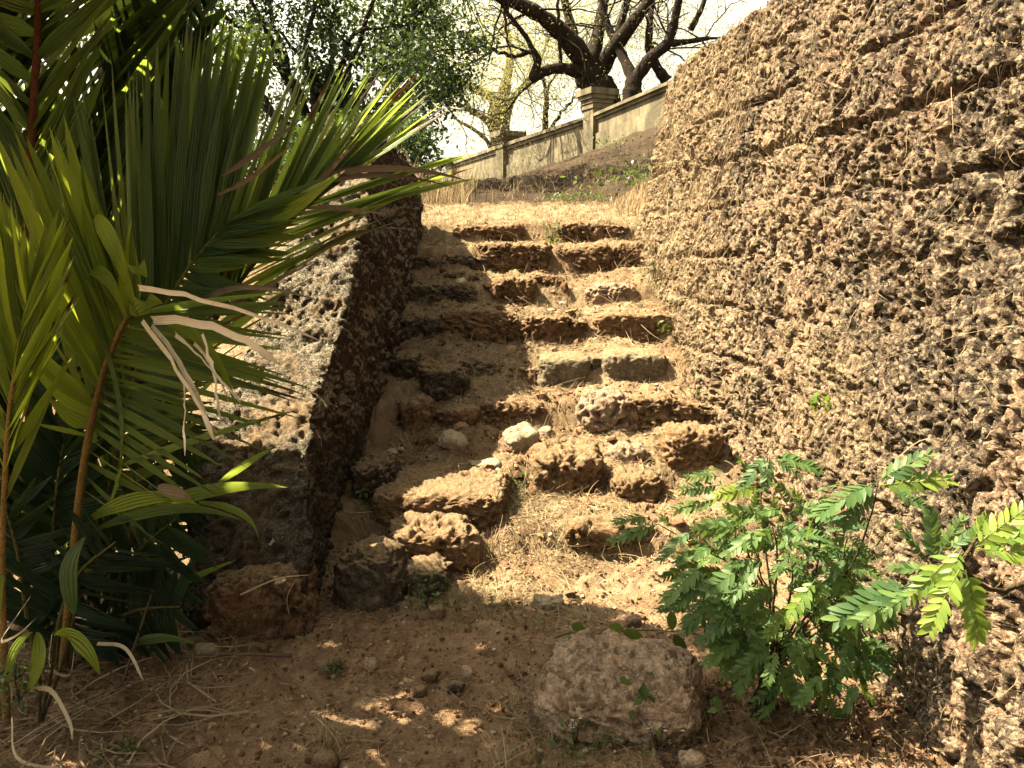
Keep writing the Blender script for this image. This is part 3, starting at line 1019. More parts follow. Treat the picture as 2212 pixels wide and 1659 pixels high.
mb = MB()
ribbons(mb, *lying(14000, (-.72, 1.25), (3.75, 7.4), .02, .10, .0028, .2, mask=patch(81, 3.5, -.15, .35)))
ribbons(mb, *lying(5500, (-.2, 1.1), (3.1, 4.4), .03, .13, .0026, .35, mask=patch(82, 4, -.3, .3)))
ribbons(mb, *lying(500, (-.7, 1.2), (3.4, 7.3), .12, .3, .0026, .15))
r = mb.build('straw_litter', M['straw'])
tag(r, 'dry straw and grass litter scattered over the treads of the steps', 'straw', kind='stuff')
mb = MB()
ribbons(mb, *lying(6500, (-1.7, 1.3), (2.0, 3.5), .02, .09, .0022, .2, mask=patch(83, 3, -.1, .5)))
ribbons(mb, *lying(1600, (.0, 1.3), (2.0, 2.75), .03, .14, .0024, .3))
ribbons(mb, *lying(160, (-1.8, 1.2), (2.0, 3.4), .1, .35, .0026, .1))
ribbons(mb, *lying(500, (-1.9, -1.0), (2.0, 3.1), .1, .4, .006, .12))
ribbons(mb, *lying(9000, (-.75, .5), (3.7, 6.4), .02, .09, .003, .3, mask=patch(84, 2.2, -.4, .3)))
r = mb.build('path_litter', M['straw_dull'])
tag(r, 'dull dry grass litter lying on the shaded path', 'straw', kind='stuff')


def standing(n, x, y, hmin, hmax, w, lean=.35):
    z = ground_z(x, y, False)
    k = 5
    t = np.linspace(0, 1, k)
    a = rng.random(n) * 6.28
    H = hmin + (hmax - hmin) * rng.random(n) ** 1.5
    l = lean * np.abs(rng.normal(size=n)) + .05
    dx, dy = np.cos(a) * l, np.sin(a) * l
    paths = np.stack([x[:, None] + (H * dx)[:, None] * t ** 1.8, y[:, None] + (H * dy)[:, None] * t ** 1.8, z[:, None] - .01 + H[:, None] * (t - .25 * l[:, None] * t ** 2)], 2)
    b = a + 1.57 + rng.normal(size=n) * .6
    side = np.stack([np.cos(b), np.sin(b), b * 0], 1)
    return paths, side, w * (.6 + .8 * rng.random(n))


def scatter(n, xr, yr):
    return xr[0] + (xr[1] - xr[0]) * rng.random(n), yr[0] + (yr[1] - yr[0]) * rng.random(n)


mb = MB()
ribbons(mb, *standing(6500, *scatter(6500, (-.9, 1.5), (7.3, 8.95)), .015, .06, .005, .9))
ribbons(mb, *standing(1600, *scatter(1600, (-1.6, -.45), (8.4, 12)), .12, .45, .007, .3))
ribbons(mb, *standing(1500, *scatter(1500, (1.0, 1.7), (7.5, 8.9)), .04, .18, .005, .5))
ribbons(mb, *standing(120, *scatter(120, (-.5, 1.5), (9.4, 14)), .05, .2, .007, .5))
n = 2600
xs, ys = scatter(n, (-3.2, -1.25), (3.6, 8))
ribbons(mb, *standing(n, xs, ys, .04, .16, .004, .6))
n = 900
xs, ys = scatter(n, (-.6, 1.15), (3.6, 7.2))
ribbons(mb, *standing(n, xs, ys, .03, .10, .0028, .8))
r = mb.build('dry_grass', M['straw'])
tag(r, 'pale dry grass covering the landing above the steps', 'grass', kind='stuff')
mb = MB()
n = 1500
xs, ys = scatter(n, (-.6, 3.2), (9.2, 17))
kp = vnoise(np.stack([xs, ys, xs * 0], 1) * 1.4, 55) > .0
xs, ys = xs[kp], ys[kp]
ribbons(mb, *standing(len(xs), xs, ys, .05, .26, .010, .6))
r = mb.build('bank_grass', M['straw_dull'])
tag(r, 'dull dry grass clumps on the dark earth bank', 'grass', kind='stuff')
# dry stalks on top of the parapet
mb = MB()
n = 260
iu = rng.integers(int(len(ss) * .62), len(ss) - 40, n); iv = rng.integers(na, na + nt, n)
pp = L2[iu, iv]
pa, si, wi = standing(n, pp[:, 0].copy(), pp[:, 1].copy(), .06, .26, .004, .35)
pa[:, :, 2] += (pp[:, 2] - pa[:, 0, 2])[:, None]
ribbons(mb, pa, si, wi)
r = mb.build('parapet_grass', M['straw'])
tag(r, 'dry grass stalks growing along the high end of the parapet', 'grass', kind='stuff')

mb = MB()
for i in range(70):
    st = SY[3:20][rng.integers(0, 17)] + rng.normal() * .05
    x0 = -.6 + 1.75 * rng.random()
    p0 = np.array([x0, st + .12, 0]); p2 = np.array([x0 + rng.normal() * .12, st - .06 - .1 * rng.random(), 0]); p1 = (p0 + p2) / 2 + rng.normal(size=3) * .05
    q = np.stack([p0, p1, p2]); q[:, 2] = ground_z(q[:, 0], q[:, 1], False) + np.array([.03, .07, .015])
    tube(mb, catmull(q, 9), np.linspace(.0022, .0009, 9), 4, rng.random())
r = mb.build('step_roots', M['root'])
tag(r, 'wiry dry roots trailing over the edges of the steps', 'roots', kind='stuff')

# greenish short grass patches
mb = MB()
for (x0, x1, y0, y1, n, h) in ((-.35, .15, 4.05, 4.4, 420, .07), (-.3, .2, 3.1, 3.5, 300, .07), (0, .4, 2.2, 2.5, 260, .08), (-.6, .1, 6.4, 6.75, 300, .06)):
    ribbons(mb, *standing(n, *scatter(n, (x0, x1), (y0, y1)), .02, h, .0034, .8))
r = mb.build('short_grass', M['weed'])
tag(r, 'sparse short green grass in tufts on steps and path', 'grass', kind='stuff')

# brown leaf litter under the shrub
mb = MB()
x, y = scatter(1500, (.45, 1.3), (2.05, 2.75))
leaf_quads(mb, np.stack([x, y, ground_z(x, y) + .008 + .015 * rng.random(1500)], 1), .035, .35, 1.5)
x, y = scatter(420, (-1.7, .6), (2.0, 3.4))
leaf_quads(mb, np.stack([x, y, ground_z(x, y) + .006 + .01 * rng.random(420)], 1), .024, .4, 2.0)
x, y = scatter(300, (-.7, 1.1), (3.3, 6.2))
leaf_quads(mb, np.stack([x, y, ground_z(x, y) + .006 + .01 * rng.random(300)], 1), .028, .4, 2.0)
r = mb.build('leaf_litter', M['litter'])
tag(r, 'dead brown leaf litter under the shrub and over the path', 'leaf litter', kind='stuff')


# ------------------------------------------------------------------ blades and palm
def blade(mb, S, Mid, E, width, side, nseg=9, fold=.22, v1=None, kind='leaflet', twist=0.0, base=.35):
    S, Mid, E = map(np.asarray, (S, Mid, E))
    t = np.linspace(0, 1, nseg)[:, None]
    c = (1 - t) ** 2 * S + 2 * t * (1 - t) * Mid + t ** 2 * E
    if kind == 'strap':
        c[2:-1] += rng.normal(size=(nseg - 3, 3)) * .0022
    T = norm(np.gradient(c, axis=0))
    s = np.repeat(np.asarray(side, float)[None], nseg, 0)
    s = norm(s - T * (s * T).sum(1, keepdims=True))
    b = np.cross(T, s)
    if twist:
        a = (t * twist)
        s, b = s * np.cos(a) + b * np.sin(a), b * np.cos(a) - s * np.sin(a)
    tt = t[:, 0]
    if kind == 'leaflet':
        w = (base + (1 - base) * np.clip(tt / .25, 0, 1)) * np.clip((1 - tt) / .55, 0, 1) ** .75
    elif kind == 'broad':
        w = np.sin(np.clip(tt, 0.0, 1) ** .8 * math.pi) ** .75 + .06
        w[-1] = .02
    else:
        w = 1 - .35 * tt
        w[-1] *= .35
    w = (w * width * .5)[:, None]
    V = np.stack([c - s * w + b * w * fold, c, c + s * w + b * w * fold], 1).reshape(-1, 3)
    A = np.zeros((nseg, 3, 3))
    A[..., 0] = rng.random() if v1 is None else v1
    A[..., 1] = tt[:, None]
    A[:, 0, 2] = -1; A[:, 2, 2] = 1
    mb.add(V, grid_faces(nseg, 3), A)


palm = empty('palm', P(140, 1470, 3.1) * np.array([1, 1, 0]), 'large bushy palm with long pointed leaflets filling the left side', 'palm')


def frond(rachis, sides, mat, rmat='rachis', n=24, width=.035, t0=.3, r0=.014, bow=.10, jit=.03, vr=(0, 1), label=None, roll=.5, parent=None):
    pts = np.array([P(*p) for p in rachis])
    R = catmull(pts, 40)
    mb = MB()
    nn = n
    for si, tips in enumerate(sides):
        if not tips: continue
        n = nn[si] if isinstance(nn, tuple) else nn
        tp = catmull([P(*p) for p in tips], 60)
        for i in range(n):
            u = (i + rng.random() * .5) / n
            ti = t0 + (1 - t0) * u
            k = min(int(ti * 39), 38)
            S = R[k]
            tr = norm(R[k + 1] - R[k])
            E = tp[min(59, int(u * 59))] + rng.normal(size=3) * jit
            Ln = np.linalg.norm(E - S)
            if Ln < .05: continue
            ax = norm(E - S)
            nrm = np.cross(ax, tr)
            sd = norm(tr + norm(nrm) * rng.normal() * roll)
            mid = (S + E) / 2 + np.array([0, 0, bow * Ln * (.5 + rng.random())]) - tr * .02
            w = width * (.75 + .5 * rng.random())
            blade(mb, S, mid, E, w, sd, 9, .25 + .2 * rng.random(), vr[0] + (vr[1] - vr[0]) * rng.random(), twist=rng.normal() * .35)
    f = mb.build('frond', M[mat], palm)
    if label: f['label'] = label
    rb = MB()
    tube(rb, R, np.linspace(r0, r0 * .25, 40), 7)
    o = obj('rachis', rb.mesh('rachis'), M[rmat], f, (0, 0, 0))
    return f, R


# tall stalks at the back left, leaflets sweeping steeply up over the top left corner
frond([(90, 1450, 3.5), (66, 900, 3.5), (64, 420, 3.45), (84, 0, 3.4), (70, -420, 3.3), (-20, -700, 3.2)],
      [[(170, 330, 3.3), (215, 120, 3.2), (265, -60, 3.2), (310, -260, 3.2), (280, -560, 3.1), (100, -850, 3.1)],
       [(-60, 350, 3.4), (-70, 120, 3.4), (-90, -80, 3.3), (-200, -400, 3.2), (-260, -700, 3.1)]], 'palm', 'redrachis', 44, .055, .24, .026, .03, label='tall dark frond on a reddish stalk')
frond([(170, 1450, 3.7), (152, 900, 3.7), (146, 520, 3.7), (156, 160, 3.7), (190, -200, 3.7), (260, -480, 3.6)],
      [[(300, 330, 3.5), (350, 160, 3.5), (430, -10, 3.5), (480, -120, 3.5), (470, -260, 3.5), (420, -400, 3.5), (340, -560, 3.5)],
       [(60, 420, 3.6), (30, 200, 3.6), (10, -60, 3.6), (20, -400, 3.6), (120, -700, 3.6)]], 'palm', 'redrachis', 48, .055, .24, .022, .03, vr=(0, .4), label='dark upright frond with a brown stalk')
frond([(120, 1450, 3.6), (200, 950, 3.6), (270, 600, 3.65), (340, 330, 3.65), (420, 90, 3.65), (480, -100, 3.65)],
      [[(130, 330, 3.6), (200, 100, 3.6), (260, -60, 3.6), (340, -200, 3.6), (460, -300, 3.6)],
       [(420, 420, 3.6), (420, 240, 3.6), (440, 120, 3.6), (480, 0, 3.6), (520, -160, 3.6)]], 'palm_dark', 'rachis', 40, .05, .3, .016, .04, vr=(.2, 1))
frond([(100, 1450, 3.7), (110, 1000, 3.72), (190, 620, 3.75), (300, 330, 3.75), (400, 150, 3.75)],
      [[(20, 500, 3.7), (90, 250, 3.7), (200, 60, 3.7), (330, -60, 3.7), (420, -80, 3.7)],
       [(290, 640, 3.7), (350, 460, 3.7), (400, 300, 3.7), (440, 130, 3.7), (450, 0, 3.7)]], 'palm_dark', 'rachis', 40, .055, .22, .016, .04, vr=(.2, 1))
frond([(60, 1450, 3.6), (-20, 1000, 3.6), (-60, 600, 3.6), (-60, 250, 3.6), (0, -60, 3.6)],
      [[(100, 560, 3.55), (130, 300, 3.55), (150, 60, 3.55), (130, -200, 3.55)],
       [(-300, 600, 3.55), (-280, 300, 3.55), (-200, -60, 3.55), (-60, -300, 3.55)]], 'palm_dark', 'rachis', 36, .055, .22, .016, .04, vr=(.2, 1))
# big dark frond in the middle with broad upright leaflets
frond([(190, 1440, 3.15), (245, 1020, 3.15), (310, 760, 3.18), (400, 590, 3.22), (500, 470, 3.26)],
      [[(110, 620, 3.1), (150, 330, 3.1), (203, 194, 3.1), (313, 119, 3.12), (403, 63, 3.15), (462, 45, 3.2), (563, 48, 3.25), (634, 90, 3.3)],
       [(390, 960, 3.05), (440, 850, 3.0), (490, 740, 3.05), (545, 650, 3.1), (610, 540, 3.15), (735, 380, 3.2)]], 'palm', 'rachis', 62, .046, 0.24, .016, .03, vr=(0, .5), label='broad dark green frond catching patches of sun')
# frond reaching right over the parapet
frond([(220, 1440, 3.3), (330, 980, 3.32), (460, 700, 3.36), (590, 520, 3.4), (690, 420, 3.44)],
      [[(480, 300, 3.4), (560, 230, 3.4), (612, 183, 3.4), (701, 130, 3.45), (780, 144, 3.5), (866, 160, 3.5), (916, 176, 3.55), (958, 253, 3.6)],
       [(480, 820, 3.2), (590, 680, 3.2), (680, 560, 3.25), (858, 464, 3.3), (882, 420, 3.4), (1005, 380, 3.5), (1016, 356, 3.55), (1000, 300, 3.55)]], 'palm', 'rachis', (58, 20), .032, .3, .015, .03, vr=(.15, 1), label='arching frond pointing over the parapet')
# front frond with the orange rachis
F1, R1 = frond([(135, 1440, 2.78), (172, 1060, 2.72), (215, 830, 2.7), (262, 705, 2.68), (292, 668, 2.68)],
      [[(110, 900, 2.7), (60, 640, 2.66), (8, 291, 2.6), (75, 310, 2.6), (97, 276, 2.6), (183, 399, 2.62), (245, 455, 2.6), (285, 520, 2.6)],
       []], 'palm_lime', 'orangerachis', 26, .058, .36, .014, .02, vr=(.1, .8), label='lime green frond with a broken tip and orange rachis', roll=.9)
frond([(150, 1440, 2.80), (178, 1064, 2.74), (220, 834, 2.72), (266, 710, 2.70), (296, 676, 2.70)],
      [[(330, 1180, 2.65), (420, 1080, 2.6), (560, 960, 2.6), (650, 884, 2.6), (610, 800, 2.62), (625, 690, 2.65), (660, 640, 2.7)]],
      'palm', 'rachis', 30, .027, .26, .009, .05, vr=(.25, 1), label='comb of narrow leaflets striping the light')
# yellow front frond at the frame edge
frond([(15, 1560, 2.5), (5, 1230, 2.46), (18, 920, 2.42), (40, 770, 2.4), (72, 655, 2.4)],
      [[(-130, 800, 2.4), (-110, 600, 2.4), (-40, 450, 2.4), (8, 447, 2.4), (30, 430, 2.4)],
       [(120, 800, 2.4), (160, 640, 2.38), (152, 500, 2.36), (140, 470, 2.36), (75, 445, 2.36)]], 'palm_lime', 'orangerachis', 22, .034, .38, .012, .02, vr=(.2, 1), label='yellow green frond at the edge on a yellow stalk', roll=.9)
# low and shaded fronds in the heart of the clump
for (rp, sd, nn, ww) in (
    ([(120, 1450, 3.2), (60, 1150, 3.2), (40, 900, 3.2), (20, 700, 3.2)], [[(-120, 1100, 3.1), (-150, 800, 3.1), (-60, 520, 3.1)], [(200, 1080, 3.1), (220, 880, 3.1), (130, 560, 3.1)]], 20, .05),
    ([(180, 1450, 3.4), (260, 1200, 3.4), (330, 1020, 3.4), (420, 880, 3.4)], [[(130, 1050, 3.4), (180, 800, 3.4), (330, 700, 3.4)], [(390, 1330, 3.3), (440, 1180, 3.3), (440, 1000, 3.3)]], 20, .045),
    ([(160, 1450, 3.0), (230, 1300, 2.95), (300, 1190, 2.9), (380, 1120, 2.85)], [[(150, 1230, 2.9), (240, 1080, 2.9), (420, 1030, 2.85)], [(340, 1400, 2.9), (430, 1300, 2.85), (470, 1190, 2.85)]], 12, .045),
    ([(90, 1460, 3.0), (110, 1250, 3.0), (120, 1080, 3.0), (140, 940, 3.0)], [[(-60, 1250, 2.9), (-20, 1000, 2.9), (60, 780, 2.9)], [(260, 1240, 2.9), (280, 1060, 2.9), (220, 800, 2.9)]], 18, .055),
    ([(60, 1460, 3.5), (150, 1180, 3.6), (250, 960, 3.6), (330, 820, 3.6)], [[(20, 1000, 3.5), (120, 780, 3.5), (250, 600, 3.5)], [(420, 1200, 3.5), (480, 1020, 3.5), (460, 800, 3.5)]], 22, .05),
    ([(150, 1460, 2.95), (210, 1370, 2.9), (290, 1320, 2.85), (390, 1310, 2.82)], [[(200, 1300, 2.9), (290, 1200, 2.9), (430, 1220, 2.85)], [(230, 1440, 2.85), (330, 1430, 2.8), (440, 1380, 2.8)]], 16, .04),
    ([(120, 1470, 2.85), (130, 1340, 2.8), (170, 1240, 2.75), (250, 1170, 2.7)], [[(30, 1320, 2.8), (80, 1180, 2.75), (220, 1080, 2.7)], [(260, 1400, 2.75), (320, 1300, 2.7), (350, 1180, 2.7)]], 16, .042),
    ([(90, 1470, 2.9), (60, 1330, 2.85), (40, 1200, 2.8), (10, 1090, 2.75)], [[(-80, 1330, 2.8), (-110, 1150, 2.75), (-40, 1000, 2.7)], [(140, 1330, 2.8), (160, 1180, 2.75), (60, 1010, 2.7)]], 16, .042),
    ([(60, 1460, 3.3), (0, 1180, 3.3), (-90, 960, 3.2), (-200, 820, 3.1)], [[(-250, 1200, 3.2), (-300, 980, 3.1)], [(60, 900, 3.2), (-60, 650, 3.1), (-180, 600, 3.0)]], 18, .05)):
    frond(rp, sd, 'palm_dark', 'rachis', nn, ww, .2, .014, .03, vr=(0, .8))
# unseen second palm, added beyond the left edge so its crown shades the path
shade_palm = empty('palm', (-2.8, 2.7, 0), 'unseen tall palm added left of the bushy one to shade the path', 'palm')
for k in range(30):
    a = math.radians(k * 137.5)
    rise = 2.55 + .45 * (k % 4) / 3
    reach = 1.9 - .25 * (k % 3)
    b0 = np.array([-2.8, 2.7, 0.0]) + rng.normal(size=3) * np.array([.08, .08, 0])
    dirx, diry = math.cos(a), math.sin(a) * .55 + .14
    pl = [b0, b0 + np.array([dirx * .12, diry * .12, rise * .6]), b0 + np.array([dirx * .55 * reach, diry * .55 * reach, rise * 1.02]), b0 + np.array([dirx * reach, diry * reach, rise])]
    R = catmull(pl, 40)
    mb = MB()
    for i in range(50):
        t_ = .42 + .58 * i / 50
        kk = min(38, int(t_ * 39))
        tr = norm(R[kk + 1] - R[kk])
        for sg in (-1, 1):
            lat = np.cross(tr, [0, 0, 1.]); lat = norm(lat) * sg
            Ln = .62 * math.sin(math.pi * (.14 + .76 * (i / 50)))
            E = R[kk] + Ln * norm(lat + tr * .6 + np.array([0, 0, .1])) + np.array([0, 0, -.12 * Ln])
            kz = (-1.25 - E[0]) / -SD.x if False else (E[0] + 1.25) / SD.x
            yq, zq = E[1] - SD.y * kz, E[2] - SD.z * kz
            if 2.3 < yq < 3.5 and .7 < zq < 2.25 and rng.random() > .13: continue      # keeps the sun on the front palm
            dz = (E[2] - .1) / SD.z
            if -.25 < E[0] - SD.x * dz < 1.4 and 3.08 < E[1] - SD.y * dz < 4.4: continue       # gap cut in the added crown so sun reaches the lower steps
            blade(mb, R[kk], (R[kk] + E) / 2 + np.array([0, 0, .1 * Ln]), E, .062, tr + rng.normal(size=3) * .2, 8)
    f = mb.build('frond', M['palm_dark'], shade_palm)
    rb = MB(); tube(rb, R, np.linspace(.02, .005, 40), 7)
    obj('rachis', rb.mesh('rachis'), M['rachis'], f, (0, 0, 0))

# single leaves low on the clump
mb = MB()
sd = np.array([.25, -.35, .9])
for (a, b, c, w, v) in (
    ((330, 1100, 2.75), (470, 1030, 2.7), (622, 1053, 2.7), .055, .25), ((215, 1140, 2.72), (390, 1060, 2.65), (525, 1125, 2.6), .045, .1),
    ((430, 1085, 2.75), (560, 1090, 2.7), (560, 1175, 2.65), .035, .1), ((470, 1045, 2.8), (540, 990, 2.8), (595, 965, 2.8), .03, .6),
    ((290, 1392, 2.8), (350, 1358, 2.75), (425, 1392, 2.75), .045, .4), ((330, 1290, 2.9), (420, 1240, 2.9), (510, 1210, 2.9), .035, .05),
    ((250, 1010, 2.7), (430, 940, 2.6), (650, 884, 2.6), .026, .9), ((240, 1080, 2.7), (300, 900, 2.7), (175, 620, 2.65), .05, .2)):
    mb = MB()
    blade(mb, P(*a), P(*b), P(*c), w, sd, 12, .3, v, 'leaflet')
    f = mb.build('low_leaf', M['palm'], palm)
mb = MB()
blade(mb, P(200, 1118, 2.7), P(330, 1040, 2.62), P(432, 1092, 2.6), .06, sd, 12, .2, .5, 'leaflet')
f = mb.build('patched_leaf', M['palm_lime'], palm); f['label'] = 'arched leaf with a dry brown patch'
mb = MB()
blade(mb, P(340, 1058, 2.612), P(370, 1050, 2.602), P(418, 1078, 2.592), .052, sd, 10, .2, .3, 'broad')
f2 = obj('dry_patch', mb.mesh('dry_patch'), M['deadbrown'], f, (0, 0, 0))
# dead whitish leaflets hanging from the broken frond tip
mb = MB()
up = np.array([.1, -.5, .85])
for (a, b, c, w) in (((300, 620, 2.64), (480, 640, 2.6), (690, 735, 2.6), .022), ((330, 690, 2.64), (480, 680, 2.6), (600, 785, 2.58), .032),
                     ((310, 690, 2.62), (390, 800, 2.58), (470, 935, 2.56), .035), ((330, 700, 2.63), (420, 810, 2.58), (462, 950, 2.56), .028),
                     ((400, 830, 2.6), (400, 880, 2.58), (400, 985, 2.58), .024), ((440, 720, 2.62), (470, 800, 2.6), (478, 905, 2.6), .03),
                     ((380, 720, 2.66), (430, 760, 2.62), (520, 870, 2.6), .028), ((420, 740, 2.68), (460, 770, 2.66), (495, 868, 2.64), .02)):
    mb = MB()
    a, b, c = [(q[0], q[1], q[2] - .15) for q in (a, b, c)]
    blade(mb, P(*a), P(*b), P(*c), w, up, 12, .35, .5 + .5 * random.random(), 'strap', twist=random.uniform(-1, 1))
    f = obj('dead_leaflet', mb.mesh('dead_leaflet'), M['dead'], F1, Vector((0, 0, 0))); f.location = (0, 0, 0); f['label'] = 'bleached dead leaflet hanging from the broken tip'
mb = MB()
for (a, b, c, w) in (((400, 690, 2.72), (470, 570, 2.7), (705, 655, 2.66), .02), ((430, 700, 2.8), (560, 620, 2.8), (680, 565, 2.8), .018), ((440, 720, 2.8), (570, 660, 2.8), (690, 590, 2.8), .014),
                     ((690, 380, 3.44), (850, 340, 3.48), (1015, 392, 3.5), .03), ((680, 400, 3.44), (820, 350, 3.46), (990, 408, 3.5), .025), ((660, 560, 3.3), (760, 470, 3.3), (912, 498, 3.3), .03),
                     ((620, 470, 3.3), (740, 330, 3.3), (780, 300, 3.3), .022), ((480, 380, 3.1), (560, 330, 3.1), (660, 250, 3.1), .022), ((470, 420, 3.1), (560, 380, 3.1), (640, 300, 3.1), .026), ((660, 450, 3.35), (740, 440, 3.35), (858, 468, 3.3), .025)):
    mb = MB()
    blade(mb, P(*a), P(*b), P(*c), w, up + rng.normal(size=3) * .3, 12, .35, random.random() * .6, 'leaflet', twist=random.uniform(-.8, .8))
    f = mb.build('brown_leaflet', M['deadbrown'], palm); f['label'] = 'dry brown leaflet among the green ones'
mb = MB()
for (a, b, c, w, v) in (((330, 690, 2.62), (470, 700, 2.56), (512, 890, 2.55), .038, .5), ((205, 470, 2.6), (240, 480, 2.58), (300, 690, 2.6), .06, .9), ((195, 590, 2.6), (240, 570, 2.57), (270, 690, 2.6), .05, .7),
                        ((575, 492, 3.2), (670, 410, 3.2), (748, 366, 3.2), .075, .95), ((285, 680, 2.6), (310, 640, 2.58), (352, 655, 2.56), .07, .6), ((290, 590, 2.6), (300, 560, 2.58), (318, 600, 2.56), .06, .6)):
    mb = MB()
    blade(mb, P(*a), P(*b), P(*c), w, np.array([.9, -.2, .3]), 12, .2, v, 'leaflet')
    f = mb.build('lime_leaflet', M['palm_lime'], palm)

# broad ribbed seedling leaves bottom left
sp = empty('palm_seedling', P(85, 1560, 2.5) * np.array([1, 1, 0]), 'small palm seedling with broad yellow green ribbed leaves', 'plant')
mb = MB()
for (a, b, c, w, v) in (((120, 1372, 2.46), (190, 1355, 2.42), (216, 1458, 2.4), .085, .5), ((78, 1366, 2.45), (110, 1420, 2.4), (55, 1502, 2.38), .075, .85), ((70, 1366, 2.44), (20, 1400, 2.42), (16, 1490, 2.4), .05, .9),
                        ((160, 1330, 2.6), (110, 1230, 2.6), (185, 1160, 2.6), .09, .1), ((10, 1240, 2.4), (-10, 1290, 2.4), (0, 1340, 2.4), .05, .6)):
    m1 = MB(); blade(m1, P(*a), P(*b), P(*c), w, np.array([.8, -.4, .3]), 14, .25, v, 'broad'); m1.build('leaf', M['palm_lime' if v > .4 else 'palm'], sp)
for (a, c) in (((85, 1560, 2.5), (120, 1372, 2.46)), ((85, 1560, 2.5), (74, 1366, 2.45)), ((90, 1560, 2.5), (160, 1330, 2.6))):
    tube(mb, catmull([P(*a), (P(*a) + P(*c)) / 2 + [.01, 0, 0], P(*c)], 8), .005, 6)
mb.build('stem', M['stem'], sp)
mb = MB()
for (pp_, w) in (([(66, 1288, 2.5), (30, 1340, 2.46), (2, 1385, 2.44), (40, 1370, 2.42), (78, 1335, 2.42)], .016), ([(60, 1490, 2.4), (110, 1492, 2.38), (150, 1560, 2.36), (157, 1600, 2.36)], .026),
                 ([(210, 1390, 2.7), (270, 1400, 2.7), (310, 1470, 2.7)], .02), ([(112, 1370, 2.5), (108, 1440, 2.5), (150, 1458, 2.5), (160, 1400, 2.5)], .014), ([(25, 1550, 2.3), (40, 1640, 2.25), (160, 1665, 2.2)], .018)):
    c = catmull([P(*q) for q in pp_], 14)
    mb = MB()
    ribbons(mb, c[None], norm(np.array([[.5, -.3, .8]])), np.array([w]), np.concatenate([np.full(12, 1), [.7, .3]]))
    mb.build('dead_leaf', M['dead'], sp)

# fallen dry frond pieces
mb = MB()
for (a, c, w) in (((30, 1660, 2.35), (300, 1490, 2.75), .012), ((60, 1655, 2.36), (310, 1495, 2.74), .010), ((100, 1650, 2.38), (290, 1500, 2.72), .014), ((60, 1640, 2.4), (280, 1500, 2.75), .008)):
    p0, p1 = P(*a), P(*c)
    for p in (p0, p1): p[2] = ground_z(p[:1], p[1:2], False)[0] + .03
    blade(mb, p0, (p0 + p1) / 2 + [0, 0, .03], p1, w, np.array([.5, -.5, .5]), 8, .3, .2, 'strap')
o = mb.build('fallen_leaflets', M['dead']); tag(o, 'bundle of fallen dry palm leaflets lying by the seedling', 'dead leaf')
mb = MB()
p0, p1 = P(375, 1440, 2.9), P(630, 1447, 2.9)
for p in (p0, p1): p[2] = ground_z(p[:1], p[1:2], False)[0] + .025
tube(mb, catmull([p0, (p0 + p1) / 2 + [0, 0, .012], p1], 10), np.linspace(.003, .008, 10), 6)
o = mb.build('dry_stick', M['deadbrown']); tag(o, 'straight dry stick lying on the soil below the orange block', 'stick')
mb = MB()
p0, p1 = P(215, 1630, 2.75), P(330, 1275, 2.8)
tube(mb, catmull([p0, (p0 + p1) / 2, p1], 8), np.linspace(.006, .004, 8), 6)
o = mb.build('leaning_stick', M['deadbrown']); tag(o, 'thin dead stalk leaning out of the palm clump', 'stick')
mb = MB()
tube(mb, catmull([P(520, 1285, 3.02), P(600, 1250, 3.0), P(668, 1242, 2.98)], 8), np.linspace(.004, .0015, 8), 5)
tube(mb, catmull([P(640, 1250, 3.0), P(620, 1290, 3.02), P(625, 1330, 3.02)], 6), np.linspace(.002, .001, 6), 4)
o = mb.build('bare_twig', M['dead']); tag(o, 'thin pale twig hanging across the dark front of the parapet', 'twig')


# ------------------------------------------------------------------ pinnate shrubs
def pinnate_mesh(name, pairs, droop, seed):
    """unit leaf along +Y, normal +Z"""
    rs = np.random.default_rng(seed)
    mb = MB()
    ts = np.linspace(0, 1, 12)
    mid = np.stack([np.zeros(12), ts, -droop * ts ** 2], 1)
    tube(mb, mid, np.linspace(.012, .006, 12), 4, .3)
    for i in range(pairs):
        u = .14 + .84 * i / (pairs - 1)
        for sg in (-1, 1):
            L = (.27 if .2 < u < .85 else .21) * (.85 + .3 * rs.random())
            if rs.random() < .05: continue
            wv = L * (.33 + .06 * rs.random())
            ang = math.radians(62 - 26 * u + rs.normal() * 4)
            dv = np.array([sg * math.sin(ang), math.cos(ang), 0])
            sdv = np.array([-dv[1], dv[0], 0]) * sg
            base = np.array([0, u, -droop * u * u])
            k = np.linspace(0, 1, 7)
            wp = np.sin(np.clip(k * .94 + .06, 0, 1) ** .75 * math.pi) ** .6 * wv * .5
            lift = (-.09 * rs.random() + .02) * k ** 2 - .04 * rs.random() * k
            c = base + dv * (k * L)[:, None] + np.array([0, 0, 1]) * lift[:, None]
            tl = rs.normal() * .32
            V = np.stack([c - sdv * wp[:, None] + np.array([0, 0, 1]) * (wp * (.18 + tl))[:, None], c, c + sdv * wp[:, None] + np.array([0, 0, 1]) * (wp * (.18 - tl))[:, None]], 1).reshape(-1, 3)
            A = np.zeros((21, 3)); A[:, 0] = rs.random(); A[:, 1] = np.repeat(k, 3)
            mb.add(V, grid_faces(7, 3), A)
    return mb.mesh(name)


LEAFM = [pinnate_mesh('pinnate_leaf', p_, d_, s_) for p_, d_, s_ in ((9, .12, 1), (10, .30, 2), (8, .05, 3), (11, .2, 4))]
LEAFL = [m_.copy() for m_ in LEAFM]
for m_ in LEAFM: m_.materials.append(M['cassia'])
for m_ in LEAFL: m_.materials.append(M['cassia_lime'])


